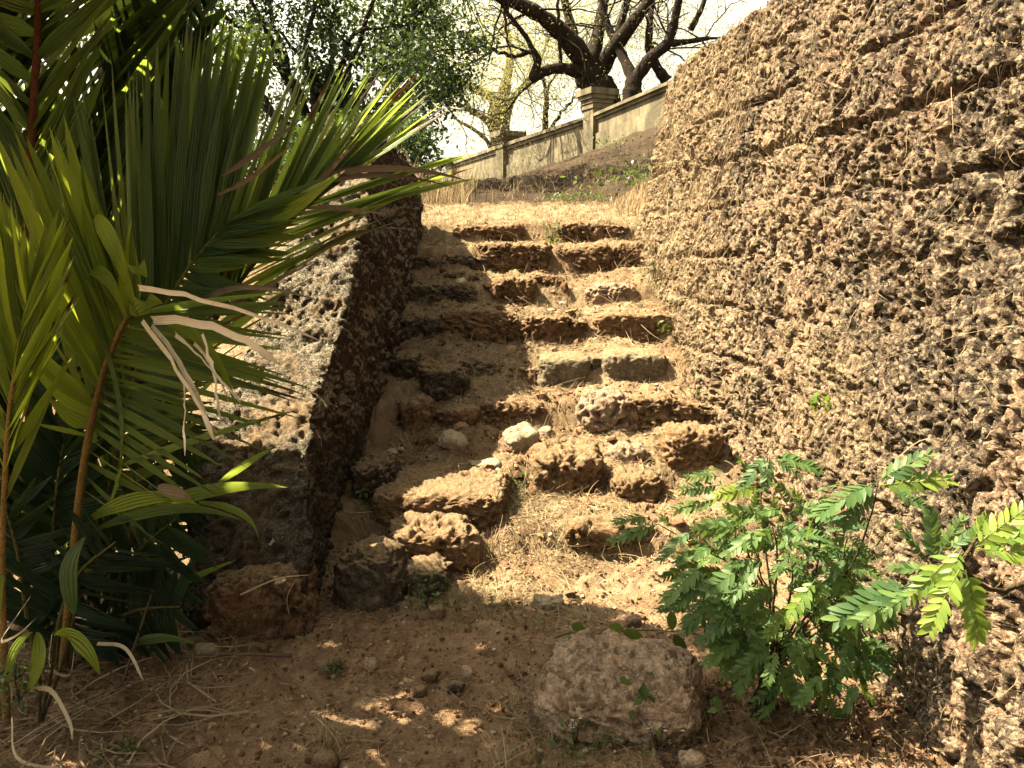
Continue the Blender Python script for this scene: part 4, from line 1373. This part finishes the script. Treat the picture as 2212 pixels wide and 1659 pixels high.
def place_leaf(root, meshes, B, T, nrm, wide=1.0):
    from mathutils import Matrix
    B, T = np.asarray(B), np.asarray(T)
    L = np.linalg.norm(T - B)
    y = (T - B) / L
    z = nrm - y * (nrm @ y); z = z / np.linalg.norm(z)
    x = np.cross(y, z)
    o = bpy.data.objects.new('leaf', random.choice(meshes))
    COL.objects.link(o)
    o.parent = root
    m = Matrix(((x[0], y[0], z[0], 0), (x[1], y[1], z[1], 0), (x[2], y[2], z[2], 0), (0, 0, 0, 1)))
    o.rotation_euler = m.to_euler()
    o.location = Vector(B) - Vector(root.location)
    o.scale = (L * wide, L, L)
    return o


def Z8(x, y, d):
    return P(1239 + .4934 * x, 841 + .4934 * y, d)


c0 = P(1640, 1500, 2.62); c0[2] = 0
shrub = empty('leafy_shrub', c0, 'green shrub with pinnate leaves growing at the foot of the high wall', 'shrub')
LV = [(370, 590, 180, 640, 2.62), (330, 560, 195, 545, 2.62), (440, 600, 385, 545, 2.66), (520, 620, 375, 690, 2.6), (630, 480, 460, 500, 2.7), (640, 420, 490, 420, 2.72), (640, 380, 510, 370, 2.74),
      (660, 360, 590, 315, 2.76), (820, 420, 640, 440, 2.66), (830, 420, 740, 300, 2.7), (890, 290, 1080, 320, 2.7), (880, 300, 1005, 370, 2.64), (860, 290, 835, 420, 2.6), (850, 290, 735, 390, 2.62),
      (740, 600, 560, 615, 2.6), (740, 590, 590, 565, 2.66), (860, 600, 680, 695, 2.52), (870, 600, 790, 690, 2.5), (890, 610, 1095, 600, 2.54), (890, 620, 1035, 690, 2.5), (940, 715, 860, 810, 2.46),
      (950, 715, 995, 805, 2.46), (810, 750, 595, 835, 2.46), (815, 760, 680, 895, 2.44), (560, 775, 395, 890, 2.5), (565, 785, 480, 895, 2.5), (1060, 830, 930, 995, 2.4), (1070, 830, 1110, 985, 2.4),
      (1195, 640, 1105, 695, 2.5), (1200, 640, 1290, 695, 2.5), (1190, 735, 1110, 815, 2.46), (1200, 735, 1270, 805, 2.46), (1320, 430, 1185, 575, 2.5), (1320, 410, 1075, 490, 2.52), (1330, 400, 1550, 265, 2.5),
      (1340, 420, 1635, 375, 2.48), (1400, 450, 1550, 490, 2.46), (1480, 850, 1175, 965, 2.32), (1480, 870, 1250, 1005, 2.3), (1500, 880, 1350, 965, 2.28), (745, 955, 565, 1075, 2.48), (755, 970, 785, 1085, 2.48),
      (880, 860, 760, 965, 2.46), (870, 860, 650, 905, 2.5), (935, 955, 850, 1060, 2.46), (940, 950, 800, 1000, 2.5), (870, 1110, 720, 1225, 2.44), (885, 1130, 840, 1275, 2.42), (930, 1090, 1135, 1160, 2.46),
      (930, 1110, 1035, 1225, 2.44), (1100, 1250, 990, 1340, 2.42), (1110, 1250, 1110, 1385, 2.42), (1240, 1280, 1185, 1385, 2.42), (1240, 1280, 1325, 1345, 2.42), (1205, 1090, 1195, 1235, 2.46),
      (1225, 1040, 1315, 1160, 2.44), (780, 1210, 710, 1320, 2.46), (960, 880, 1090, 900, 2.5), (1020, 560, 1110, 480, 2.6), (980, 500, 900, 400, 2.62), (900, 520, 720, 540, 2.62), (1040, 620, 1180, 540, 2.58),
      (620, 700, 470, 700, 2.6), (660, 720, 540, 640, 2.62), (980, 690, 1130, 730, 2.52), (1080, 720, 1200, 900, 2.46), (700, 850, 520, 860, 2.56), (1320, 700, 1350, 610, 2.5), (1300, 740, 1365, 700, 2.5),
      (800, 1050, 640, 1130, 2.55), (1000, 1050, 960, 1180, 2.5), (1120, 1010, 1240, 1080, 2.5), (600, 900, 480, 990, 2.6), (1050, 450, 1150, 400, 2.66), (900, 1200, 960, 1330, 2.5)]
view = np.array([-.15, -.6, .78])
for i, (x0, y0, x1, y1, d) in enumerate(LV):
    B = Z8(x0, y0, d); T = Z8(x1, y1, d - .05 + .03 * random.random()); T[2] -= .01
    place_leaf(shrub, LEAFM if i % 9 != 8 else LEAFL, B, T, view + rng.normal(size=3) * .28)
rs_ = np.random.default_rng(5)
for i in range(190):
    a = rs_.random() * 6.28; r_ = rs_.random() ** .6
    y0 = 930 + math.sin(a) * 430 * r_; x0 = (900 if y0 < 950 else 985) + math.cos(a) * (380 if y0 < 950 else 300) * r_
    d = 2.47 + .27 * rs_.random()
    B = Z8(x0, y0, d); a2 = a + rs_.normal() * .7
    T = B + np.array([math.cos(a2) * .12, -.05 * rs_.random(), -math.sin(a2) * .09 - .02])
    place_leaf(shrub, LEAFM, B, T, view + rs_.normal(size=3) * .4)
mb = MB()
rt = c0 + np.array([0, 0, -.02])
ST = [[(890, 1120, 2.6), (840, 700, 2.62), (820, 480, 2.66), (850, 300, 2.64)], [(880, 1100, 2.6), (720, 800, 2.6), (560, 700, 2.62), (370, 590, 2.62)], [(870, 1000, 2.6), (780, 760, 2.6), (700, 560, 2.7), (640, 400, 2.73)],
      [(930, 1100, 2.58), (1060, 800, 2.54), (1070, 600, 2.55), (1000, 430, 2.62)], [(940, 1100, 2.58), (1140, 850, 2.5), (1200, 640, 2.5)], [(950, 1120, 2.56), (1200, 800, 2.5), (1300, 560, 2.5), (1335, 400, 2.5)],
      [(930, 1000, 2.56), (960, 800, 2.5), (940, 715, 2.46)], [(900, 1150, 2.56), (800, 1000, 2.52), (745, 955, 2.48)], [(950, 1150, 2.54), (1100, 1200, 2.46), (1240, 1280, 2.42)], [(960, 1120, 2.54), (1150, 1000, 2.46), (1225, 1040, 2.44)],
      [(900, 1200, 2.56), (870, 1110, 2.46)], [(960, 1150, 2.52), (1250, 950, 2.4), (1480, 860, 2.32)], [(880, 1050, 2.58), (700, 850, 2.54), (560, 775, 2.5)], [(880, 900, 2.56), (890, 700, 2.54), (870, 600, 2.52)], [(860, 950, 2.56), (820, 820, 2.5), (810, 755, 2.47)]]
for s_ in ST:
    q = [rt + rng.normal(size=3) * np.array([.02, .02, 0])] + [Z8(*p_) for p_ in s_]
    tube(mb, catmull(q, 16), np.linspace(.0055, .0018, 16), 5)
mb.build('stem', M['stem'], shrub)

c1 = np.array([1.32, 1.9, .15])
lime = empty('lime_sprig', P(2100, 1240, 1.9), 'bright lime pinnate sprig growing out of the wall at the right edge', 'plant')
LV2 = [(1690, 690, 1495, 890, 1.82), (1700, 700, 1610, 880, 1.8), (1690, 790, 1545, 1035, 1.76), (1715, 790, 1800, 1100, 1.76), (1750, 690, 1990, 510, 1.8), (1760, 700, 2080, 700, 1.78), (1740, 680, 1800, 560, 1.86), (1760, 690, 2050, 610, 1.84)]
for i, (x0, y0, x1, y1, d) in enumerate(LV2):
    place_leaf(lime, LEAFL, Z8(x0, y0, d), Z8(x1, y1, d - .03), view + np.array([-.1, -.2, 0]) + rng.normal(size=3) * .15)
for (x0, y0, x1, y1, d) in ((1560, 770, 1440, 600, 2.05), (1580, 750, 1570, 560, 2.05), (1600, 720, 1700, 570, 2.0), (1640, 700, 1780, 590, 1.98), (1580, 800, 1420, 760, 2.05)):
    place_leaf(lime, LEAFM, Z8(x0, y0, d), Z8(x1, y1, d), view + rng.normal(size=3) * .2)
mb = MB()
tube(mb, catmull([np.array([1.42, 1.95, .85]), Z8(1900, 880, 1.9), Z8(1710, 785, 1.8), Z8(1740, 690, 1.8), Z8(1765, 650, 1.8)], 16), np.linspace(.007, .003, 16), 6)
tube(mb, catmull([Z8(1800, 830, 1.85), Z8(1690, 800, 1.95), Z8(1580, 770, 2.05)], 10), np.linspace(.004, .002, 10), 6)
mb.build('stem', M['stem'], lime)


# ------------------------------------------------------------------ small weeds
def weed(name, c, label, n, rad, h, size, mat='weed', wr=.5, flowers=0, cat='weed', stems=6):
    root = empty(name, c, label, cat)
    mb = MB()
    C = np.asarray(c) + np.stack([rng.normal(size=n) * rad * .5, rng.normal(size=n) * rad * .5, h * rng.random(n)], 1)
    leaf_quads(mb, C, size, wr, .8)
    mb.build('leaves', M[mat], root)
    sb = MB()
    for i in range(stems):
        tip = np.asarray(c) + np.array([rng.normal() * rad * .5, rng.normal() * rad * .4, h * (.7 + .5 * rng.random())])
        tube(sb, catmull([c, (np.asarray(c) + tip) / 2 + rng.normal(size=3) * .01, tip], 6), np.linspace(.002, .001, 6), 4)
        if i < flowers:
            fb = MB()
            for k in range(7):
                a = k / 7 * 6.28
                dv = np.array([math.cos(a), math.sin(a) * .7, .45])
                blade(fb, tip, tip + dv * .004 + [0, 0, .003], tip + dv * .007, .004, np.array([-math.sin(a), math.cos(a), 0]), 4, .1, .5, 'broad')
            fb.build('flower', M['flower'], root)
    sb.build('stems', M['stem'], root)
    return root


def onground(x, y, d, up=0.0):
    p = P(x, y, d)
    p[2] = ground_z(p[:1], p[1:2], False)[0] + up
    return p


weed('low_weed', onground(1080, 1015, 4.42), 'pale green bushy weed between the slab and the squat block', 260, .13, .09, .035)
weed('low_weed', P(1195, 525, 6.76), 'small green sprig in the gap of the topmost step', 90, .07, .16, .03)
weed('low_weed', onground(1250, 425, 9.1), 'low green bush on the landing below the bank', 150, .4, .10, .05)
weed('low_weed', onground(920, 1330, 3.34), 'green weed with thin stems under the dark mossy stone', 110, .10, .12, .025)
weed('low_weed', onground(720, 1490, 2.84), 'small bluish green tuft on the brown soil', 90, .045, .035, .018)
weed('low_weed', onground(260, 1600, 2.36), 'silvery green creeping weed on the soil near the seedling', 120, .09, .03, .018)
weed('low_weed', P(1385, 1520, 2.46), 'dark green rosette growing on the face of the big boulder', 26, .06, .06, .055, wr=.6)
weed('low_weed', onground(1530, 1535, 2.5), 'trefoil sprig standing right of the big boulder', 12, .05, .13, .045, wr=.6, stems=4)
weed('flowering_weed', onground(1240, 1570, 2.4), 'white flowered weed at the left corner of the big boulder', 30, .06, .10, .03, flowers=4)
weed('flowering_weed', onground(1420, 1600, 2.38), 'white flowered weed in front of the big boulder', 24, .10, .09, .026, flowers=6, stems=8)
weed('low_weed', P(1345, 645, 6.35) + [.25, 0, .1], 'green weed by the high wall on the worn tread', 40, .10, .2, .03)
weed('low_weed', P(1440, 715, 5.8), 'small green creeper on the overgrown middle block', 24, .06, .08, .035)
weed('wall_weed', P(1770, 885, 3.05), 'small bright green sprig rooted in the face of the high wall', 14, .05, .05, .04, 'cassia_lime')
weed('low_weed', P(1500, 860, 4.92), 'tiny green sprig on the long crumbling block', 10, .05, .05, .035)
weed('fern_weed', onground(30, 1400, 2.45) + [0, 0, .12], 'feathery green weed at the far left below the palm', 160, .10, .16, .022)
weed('low_weed', onground(800, 1060, 4.15), 'dark feathery weed in shade beside the parapet', 60, .10, .10, .03)
# creeping vine
cv = empty('creeping_vine', onground(1400, 1380, 3.0), 'thin vine with a few oval leaves creeping behind the big boulder', 'vine')
mb = MB()
vp = [P(1190, 1395, 2.95), P(1300, 1368, 2.93), P(1420, 1362, 2.9), P(1560, 1380, 2.85), P(1640, 1420, 2.8)]
tube(mb, catmull(vp, 24), .0022, 5)
mb.build('stem', M['stem'], cv)
mb = MB()
for (a, b, w) in (((1255, 1372, 2.93), (1240, 1345, 2.9), .04), ((1255, 1374, 2.93), (1195, 1380, 2.9), .035), ((1260, 1374, 2.93), (1300, 1392, 2.9), .025), ((1340, 1366, 2.9), (1315, 1352, 2.88), .045), ((1345, 1366, 2.9), (1390, 1378, 2.88), .045),
                  ((1452, 1362, 2.88), (1450, 1320, 2.86), .035), ((1455, 1372, 2.86), (1485, 1415, 2.84), .04)):
    A_, B_ = P(*a), P(*b)
    blade(mb, A_, (A_ + B_) / 2 + [0, 0, .012], B_, w, np.array([.6, -.3, .6]), 8, .2, random.random(), 'broad')
mb.build('leaves', M['weed'], cv)

# grass tufts in the foreground
for (x_, y_, d_, lab) in ((720, 1600, 2.42, 'dry pale grass tuft on the brown soil in the foreground'), (1080, 1640, 2.26, 'dry grass tuft at the very front of the path'), (1290, 1560, 2.45, 'dark green grass tuft against the left side of the big boulder'),
                          (1000, 1290, 3.4, 'dry tuft hanging beside the dark mossy stone'), (1060, 1190, 3.8, 'dry tuft right of the chunky orange block')):
    p = onground(x_, y_, d_)
    n = 70
    mb = MB()
    xs = p[0] + rng.normal(size=n) * .035; ys = p[1] + rng.normal(size=n) * .03
    ribbons(mb, *standing(n, xs, ys, .05, .15, .003, .8))
    o = mb.build('grass_tuft', M['weed'] if 'green' in lab else M['straw']); tag(o, lab, 'grass tuft', 'grass tufts on the path')

# ------------------------------------------------------------------ far balustrade wall
def prism(mb, p0, p1, th, z0a, z1a, z0b, z1b):
    d = norm(np.array([p1[0] - p0[0], p1[1] - p0[1], 0])); n = np.array([-d[1], d[0], 0]) * th / 2
    V = []
    for p, a, b in ((p0, z0a, z1a), (p1, z0b, z1b)):
        q = np.array([p[0], p[1], 0])
        V += [q - n + [0, 0, a], q + n + [0, 0, a], q + n + [0, 0, b], q - n + [0, 0, b]]
    mb.add(V, np.array([(0, 1, 2, 3), (7, 6, 5, 4), (0, 4, 5, 1), (1, 5, 6, 2), (2, 6, 7, 3), (3, 7, 4, 0)]))


bal = empty('balustrade_wall', BQ[2], 'pale weathered plaster boundary wall with capped pillars climbing behind the landing', 'wall')
CT = [P(985, 352, 33)[2], P(1096, 312, 27)[2], P(1288, 250, 22)[2], P(1500, 160, 18)[2]]
wallb, plin, cop, mold = MB(), MB(), MB(), MB()
ext = [BQ[0] + (BQ[0] - BQ[1]) * .05] + BQ[1:]
q3 = BQ[3] + (BQ[3] - BQ[2]) * .8
nodes = [(BQ[0], BQ[0][2], CT[0]), (BQ[1], BQ[1][2], CT[1]), (BQ[2], BQ[2][2], CT[2]), (BQ[3], BQ[3][2], CT[3]), (q3, q3[2], CT[3] + (CT[3] - CT[2]) * .8)]
for (a, za, ta), (b, zb, tb) in zip(nodes[:-1], nodes[1:]):
    ha, hb = ta - za, tb - zb
    prism(wallb, a, b, .24, za + ha * .36, za + ha * .90, zb + hb * .36, zb + hb * .90)
    prism(plin, a, b, .36, za - .8, za + ha * .36 - .003, zb - .8, zb + hb * .36 - .003)
    prism(mold, a, b, .34, za + ha * .80, za + ha * .902, zb + hb * .80, zb + hb * .902)
    prism(cop, a, b, .46, za + ha * .905, ta, zb + hb * .905, tb)
wallb.build('panel', M['plaster'], bal, False); plin.build('plinth', M['plaster'], bal, False)
mold.build('moulding', M['plaster'], bal, False); cop.build('coping', M['plaster'], bal, False)
for (b, row_t, d, w) in ((BQ[0], 343, 33, .55), (BQ[1], 286, 27, .55), (BQ[2], 195, 22, .5)):
    zt_ = P(1000, row_t, d)[2]
    pm, cm = MB(), MB()
    dr = norm(np.array([BQ[2][0] - BQ[1][0], BQ[2][1] - BQ[1][1], 0]))
    def sq(mbx, wid, z0, z1):
        prism(mbx, b - dr * wid / 2, b + dr * wid / 2, wid, z0, z1, z0, z1)
    hgt = zt_ - b[2]
    sq(pm, w, b[2] - .9, b[2] + hgt * .74)
    pl_ = pm.build('pillar', M['plaster'], bal, False)
    sq(cm, w * 1.12, b[2] + hgt * .66, b[2] + hgt * .745)
    sq(cm, w * 1.22, b[2] + hgt * .75, b[2] + hgt * .82)
    sq(cm, w * 1.42, b[2] + hgt * .823, b[2] + hgt * .89)
    sq(cm, w * 1.62, b[2] + hgt * .893, b[2] + hgt)
    obj('cap', cm.mesh('cap', False), M['plaster'], pl_, (0, 0, 0))


# ------------------------------------------------------------------ trees
def Z4(x, y, d):
    return P(708 + .4 * x, .4 * y, d)


def grow(mb, tips, p, d, L, r, depth, spread=.6, up=.1):
    if depth == 0 or r < .004:
        tips.append(p); return
    n = 5
    pts = [p]
    dd = d.copy()
    for i in range(n):
        dd = norm(dd + rng.normal(size=3) * .22 + np.array([0, 0, up * .3]))
        pts.append(pts[-1] + dd * L / n)
    tube(mb, pts, np.linspace(r, r * .6, n + 1), 5)
    tips.extend(pts[2:])
    for k in range(random.choice((2, 2, 3))):
        j = random.randint(2, n)
        nd = norm(dd + rng.normal(size=3) * spread)
        grow(mb, tips, np.array(pts[j]), nd, L * random.uniform(.55, .8), r * .55, depth - 1, spread, up)


def tree(name, base, label, limbs, dd, bark, leafm, leaves, lsize, trunk_r, sub=4, depth=3, twigL=1.6, spreadc=.5, wr=.35, droop=None, cat='tree', extra_tips=None, behind=0.0):
    root = empty(name, base, label, cat)
    tb = MB(); bb = MB(); tips = []
    for i, (pp_, ra, rb_) in enumerate(limbs):
        pts = [np.asarray(q, float) for q in pp_]
        c = catmull(pts, max(8, 4 * len(pts)))
        if ra < .09: c = c + rng.normal(size=c.shape) * ra * .35
        rr = np.linspace(ra, rb_, len(c)) * (1 + .08 * rng.normal(size=len(c)))
        tube(tb if i == 0 else bb, c, rr, 10 if i == 0 else 7)
        if i == 0 and len(limbs) > 1: continue
        for k in range(sub):
            j = random.randint(len(c) // 3, len(c) - 1)
            d = norm(c[j] - c[j - 1] + rng.normal(size=3) * .8)
            grow(bb, tips, c[j], d, twigL * random.uniform(.6, 1.2), rb_ * .35 + .006, depth, .6)
        d = norm(c[-1] - c[-2])
        grow(bb, tips, c[-1], d, twigL * 1.2, rb_ * .8, depth, .5)
    tb.build('trunk', M[bark], root)
    bb.build('branches', M[bark], root)
    tips = np.array(tips)
    if extra_tips is not None: tips = np.vstack([tips, extra_tips])
    C = tips[rng.integers(0, len(tips), leaves)] + rng.normal(size=(leaves, 3)) * spreadc * np.array([1, 1, .8])
    C[:, 1] += behind * (.4 + rng.random(leaves))
    lb = MB()
    leaf_quads(lb, C, lsize, wr, .5, droop)
    lb.build('crown', M[leafm], root)
    return root


D1 = 25.0
s1 = D1 / 835 * KD * .4           # metres per z4 unit
tree('spreading_tree', Z4(1465, 560, D1) , 'dark many limbed tree leaning over the wall behind the right pillar',
     [([Z4(1490, 640, D1), Z4(1462, 500, D1), Z4(1425, 410, D1), Z4(1400, 330, D1)], .62, .42),
      ([Z4(1400, 380, D1), Z4(1340, 270, D1 - .3), Z4(1230, 150, D1 - .6), Z4(1090, 50, D1 - 1), Z4(880, -40, D1 - 1.4), Z4(700, -120, D1 - 2)], .36, .09),
      ([Z4(1410, 350, D1), Z4(1450, 230, D1 + .4), Z4(1480, 80, D1 + .8), Z4(1500, -80, D1 + 1), Z4(1480, -260, D1 + 1)], .26, .08),
      ([Z4(1390, 350, D1), Z4(1345, 260, D1 + .5), Z4(1310, 130, D1 + 1), Z4(1270, -40, D1 + 1), Z4(1220, -220, D1 + 1)], .24, .07),
      ([Z4(1450, 420, D1), Z4(1530, 280, D1 - .4), Z4(1620, 160, D1 - .8), Z4(1710, 40, D1 - 1), Z4(1780, -110, D1 - 1)], .30, .09),
      ([Z4(1550, 250, D1 - .5), Z4(1590, 100, D1 - .5), Z4(1640, -40, D1)], .15, .06),
      ([Z4(1410, 410, D1), Z4(1320, 378, D1 - .4), Z4(1250, 368, D1 - .6), Z4(1170, 385, D1 - .8), Z4(1112, 420, D1 - 1), Z4(1112, 390, D1 - 1), Z4(1135, 330, D1 - 1), Z4(1108, 270, D1 - 1)], .19, .10),
      ([Z4(1118, 280, D1 - 1), Z4(1000, 300, D1 - 1), Z4(870, 265, D1 - 1.2), Z4(740, 200, D1 - 1.4)], .07, .03),
      ([Z4(1262, 372, D1 - .6), Z4(1252, 200, D1 - .8), Z4(1245, 0, D1 - 1), Z4(1250, -120, D1 - 1)], .06, .035),
      ([Z4(1110, 60, D1 - 1), Z4(1000, 110, D1 - 1.2), Z4(900, 190, D1 - 1.4)], .05, .02),
      ([Z4(960, 0, D1 - 1.2), Z4(960, 150, D1 - 1.4), Z4(985, 290, D1 - 1.4)], .05, .02)],
     D1, 'bark', 'feather', 42000, .075, .5, 3, 3, 1.7, .9, .22, (0, 0, -.8), behind=3.2)
D2 = 24.0
tree('slender_tree', Z4(1650, 520, D2), 'second dark tree forking low behind the wall near the laterite wall',
     [([Z4(1640, 620, D2), Z4(1645, 500, D2), Z4(1655, 420, D2)], .30, .22),
      ([Z4(1650, 430, D2), Z4(1590, 300, D2 + .3), Z4(1500, 110, D2 + .6), Z4(1460, -60, D2 + .8)], .17, .07),
      ([Z4(1660, 430, D2), Z4(1750, 310, D2 - .2), Z4(1840, 225, D2 - .4), Z4(1885, 60, D2 - .6), Z4(1910, -80, D2 - .8)], .2, .08),
      ([Z4(1840, 235, D2 - .4), Z4(1940, 225, D2 - .6), Z4(2060, 205, D2 - .8)], .11, .05),
      ([Z4(1830, 440, D2 + .5), Z4(1765, 340, D2 + .5), Z4(1735, 230, D2 + .6), Z4(1745, 80, D2 + .8), Z4(1760, -60, D2 + 1)], .17, .07),
      ([Z4(1960, 160, D2), Z4(2020, 40, D2), Z4(2060, -80, D2)], .09, .05)],
     D2, 'bark', 'feather', 26000, .075, .3, 3, 3, 1.6, .9, .22, (0, 0, -.8), behind=3.2)
D3 = 38.0
tree('pale_tree', Z4(930, 730, D3), 'pale barked tree with forked limbs against the bright sky',
     [([Z4(945, 820, D3), Z4(930, 700, D3), Z4(915, 600, D3), Z4(930, 540, D3)], .55, .35),
      ([Z4(922, 590, D3), Z4(880, 520, D3), Z4(790, 480, D3), Z4(700, 420, D3)], .28, .1),
      ([Z4(932, 560, D3), Z4(960, 450, D3), Z4(985, 300, D3), Z4(960, 120, D3)], .32, .1),
      ([Z4(950, 720, D3), Z4(985, 560, D3), Z4(1050, 470, D3), Z4(1120, 380, D3)], .22, .08),
      ([Z4(915, 730, D3), Z4(860, 650, D3), Z4(780, 600, D3), Z4(700, 560, D3)], .22, .08),
      ([Z4(890, 830, D3), Z4(860, 760, D3), Z4(790, 700, D3), Z4(700, 650, D3)], .12, .06)],
     D3, 'palebark', 'feather', 16000, .11, .5, 4, 3, 2.4, 1.0, .3)
D4 = 30.0
tree('young_tree', Z4(1180, 700, D4), 'thin dark sapling standing between the two pillars',
     [([Z4(1175, 740, D4), Z4(1176, 620, D4), Z4(1182, 520, D4), Z4(1160, 410, D4)], .12, .06),
      ([Z4(1160, 410, D4), Z4(1130, 330, D4), Z4(1090, 260, D4)], .06, .03),
      ([Z4(1180, 500, D4), Z4(1220, 420, D4), Z4(1280, 350, D4)], .05, .02),
      ([Z4(1180, 740, D4), Z4(1240, 640, D4), Z4(1310, 550, D4), Z4(1400, 470, D4)], .08, .03)], D4, 'bark', 'feather', 2200, .12, .1, 4, 3, 1.5, .4)

# dense evergreen tree on the left
D5 = 14.0
ev = []
rs5 = np.random.default_rng(11)
cl = [(380, 60), (450, 10), (520, 120), (600, 60), (640, 190), (720, 20), (720, 120), (770, 220), (820, 60), (860, 150), (900, 230), (900, 30), (940, 110), (560, -80), (700, -100), (850, -90), (960, -40), (480, -120), (640, 290), (820, 280), (560, 260), (880, 300), (480, 220), (970, 190)]
for (x_, y_) in cl:
    c = P(x_, y_, D5 + rs5.normal() * .8)
    k = 34
    v = norm(rs5.normal(size=(k, 3))) * (rs5.random((k, 1)) ** .4)
    ev.append(c + v * np.array([.62, .8, .5]) * (.7 + .5 * rs5.random()))
ev = np.vstack(ev)
hub = P(700, 330, D5)
for (x_, y_, z_) in ((-1.8, 16.5, 6.0), (-1.0, 17.5, 7.2), (-2.8, 17.0, 7.5), (-.6, 15.5, 8.0), (-2.2, 15.4, 8.6), (-1.2, 19, 8.2), (-3.2, 19, 6.8), (-2.0, 12.6, 7.8), (-3.4, 13, 8.4), (-4.4, 14.5, 8.2), (-.2, 17.8, 9.0)):
    v = norm(rs5.normal(size=(40, 3))) * (rs5.random((40, 1)) ** .4)
    ev = np.vstack([ev, np.array([x_, y_, z_]) + v * np.array([1.0, 1.1, .8])])
limbs5 = [([P(690, 620, D5), P(700, 420, D5), hub, P(690, 230, D5)], .26, .15)]
for (x_, y_) in cl[:18:1]:
    limbs5.append(([hub + rs5.normal(size=3) * .1, (hub + P(x_, y_, D5)) / 2 + rs5.normal(size=3) * .2, P(x_, y_, D5)], .07, .02))
tree('dense_tree', P(690, 620, D5), 'dense dark green leafy tree behind the palm and parapet', limbs5, D5, 'bark', 'dense', 42000, .085, .26, 1, 2, .6, .16, .5, extra_tips=ev)
# more tree mass behind the palm, lower left, and a flowering shrub
for (nm, lab, cs, dd, nl, sz) in (('bush', 'dark green bush beyond the parapet behind the arching frond', [(560, 420), (620, 360), (680, 300), (600, 480), (520, 340), (760, 290), (880, 290), (900, 350)], 10.5, 6500, .07),
                                  ('flowering_bush', 'low bush with a few red flowers behind the palm', [(500, 560), (440, 540), (540, 540), (330, 470), (400, 500)], 7.2, 3000, .05),
                                  ('background_tree', 'leafy tree seen through the palm at the upper left', [(160, 100), (220, 300), (100, 250), (40, 60), (-60, 200), (300, 330), (200, 450), (60, 420), (-100, 420)], 17.0, 9000, .10)):
    root = empty(nm, P(cs[0][0], 620, dd), lab, 'bush' if 'bush' in nm else 'tree')
    mb = MB(); bb = MB()
    b0 = P(cs[0][0], 640, dd)
    pts = []
    for (x_, y_) in cs:
        c = P(x_, y_, dd)
        tube(bb, catmull([b0, (b0 + c) / 2 + rng.normal(size=3) * .1, c], 8), np.linspace(.03, .01, 8) * dd / 8, 5)
        k = nl // len(cs)
        v = norm(rng.normal(size=(k, 3))) * (rng.random((k, 1)) ** .4)
        pts.append(c + v * np.array([.036, .04, .03]) * dd)
    leaf_quads(mb, np.vstack(pts), sz, .5, .5)
    mb.build('crown', M['dense'], root); bb.build('branches', M['bark'], root)
    if nm == 'flowering_bush':
        for (x_, y_) in ((505, 555), (560, 600), (300, 330), (245, 335), (520, 575)):
            fb = MB()
            c = P(x_, y_, dd - .25)
            leaf_quads(fb, c + rng.normal(size=(14, 3)) * .02, .03, .7)
            fb.build('flower', M['red'], root)
# scrub on the bank under the balustrade
mb = MB()
for (x_, y_, d_, n) in ((1330, 300, 19, 120), (1400, 330, 12, 120), (1370, 400, 9.6, 140)):
    c = P(x_, y_, d_); c[2] = ground_z(c[:1], c[1:2], False)[0] + .1
    leaf_quads(mb, c + rng.normal(size=(n, 3)) * np.array([.3, .4, .08]), .07, .5)
r = mb.build('scrub', M['weed']); tag(r, 'sparse green scrub dotted over the earth bank', 'scrub', kind='stuff')
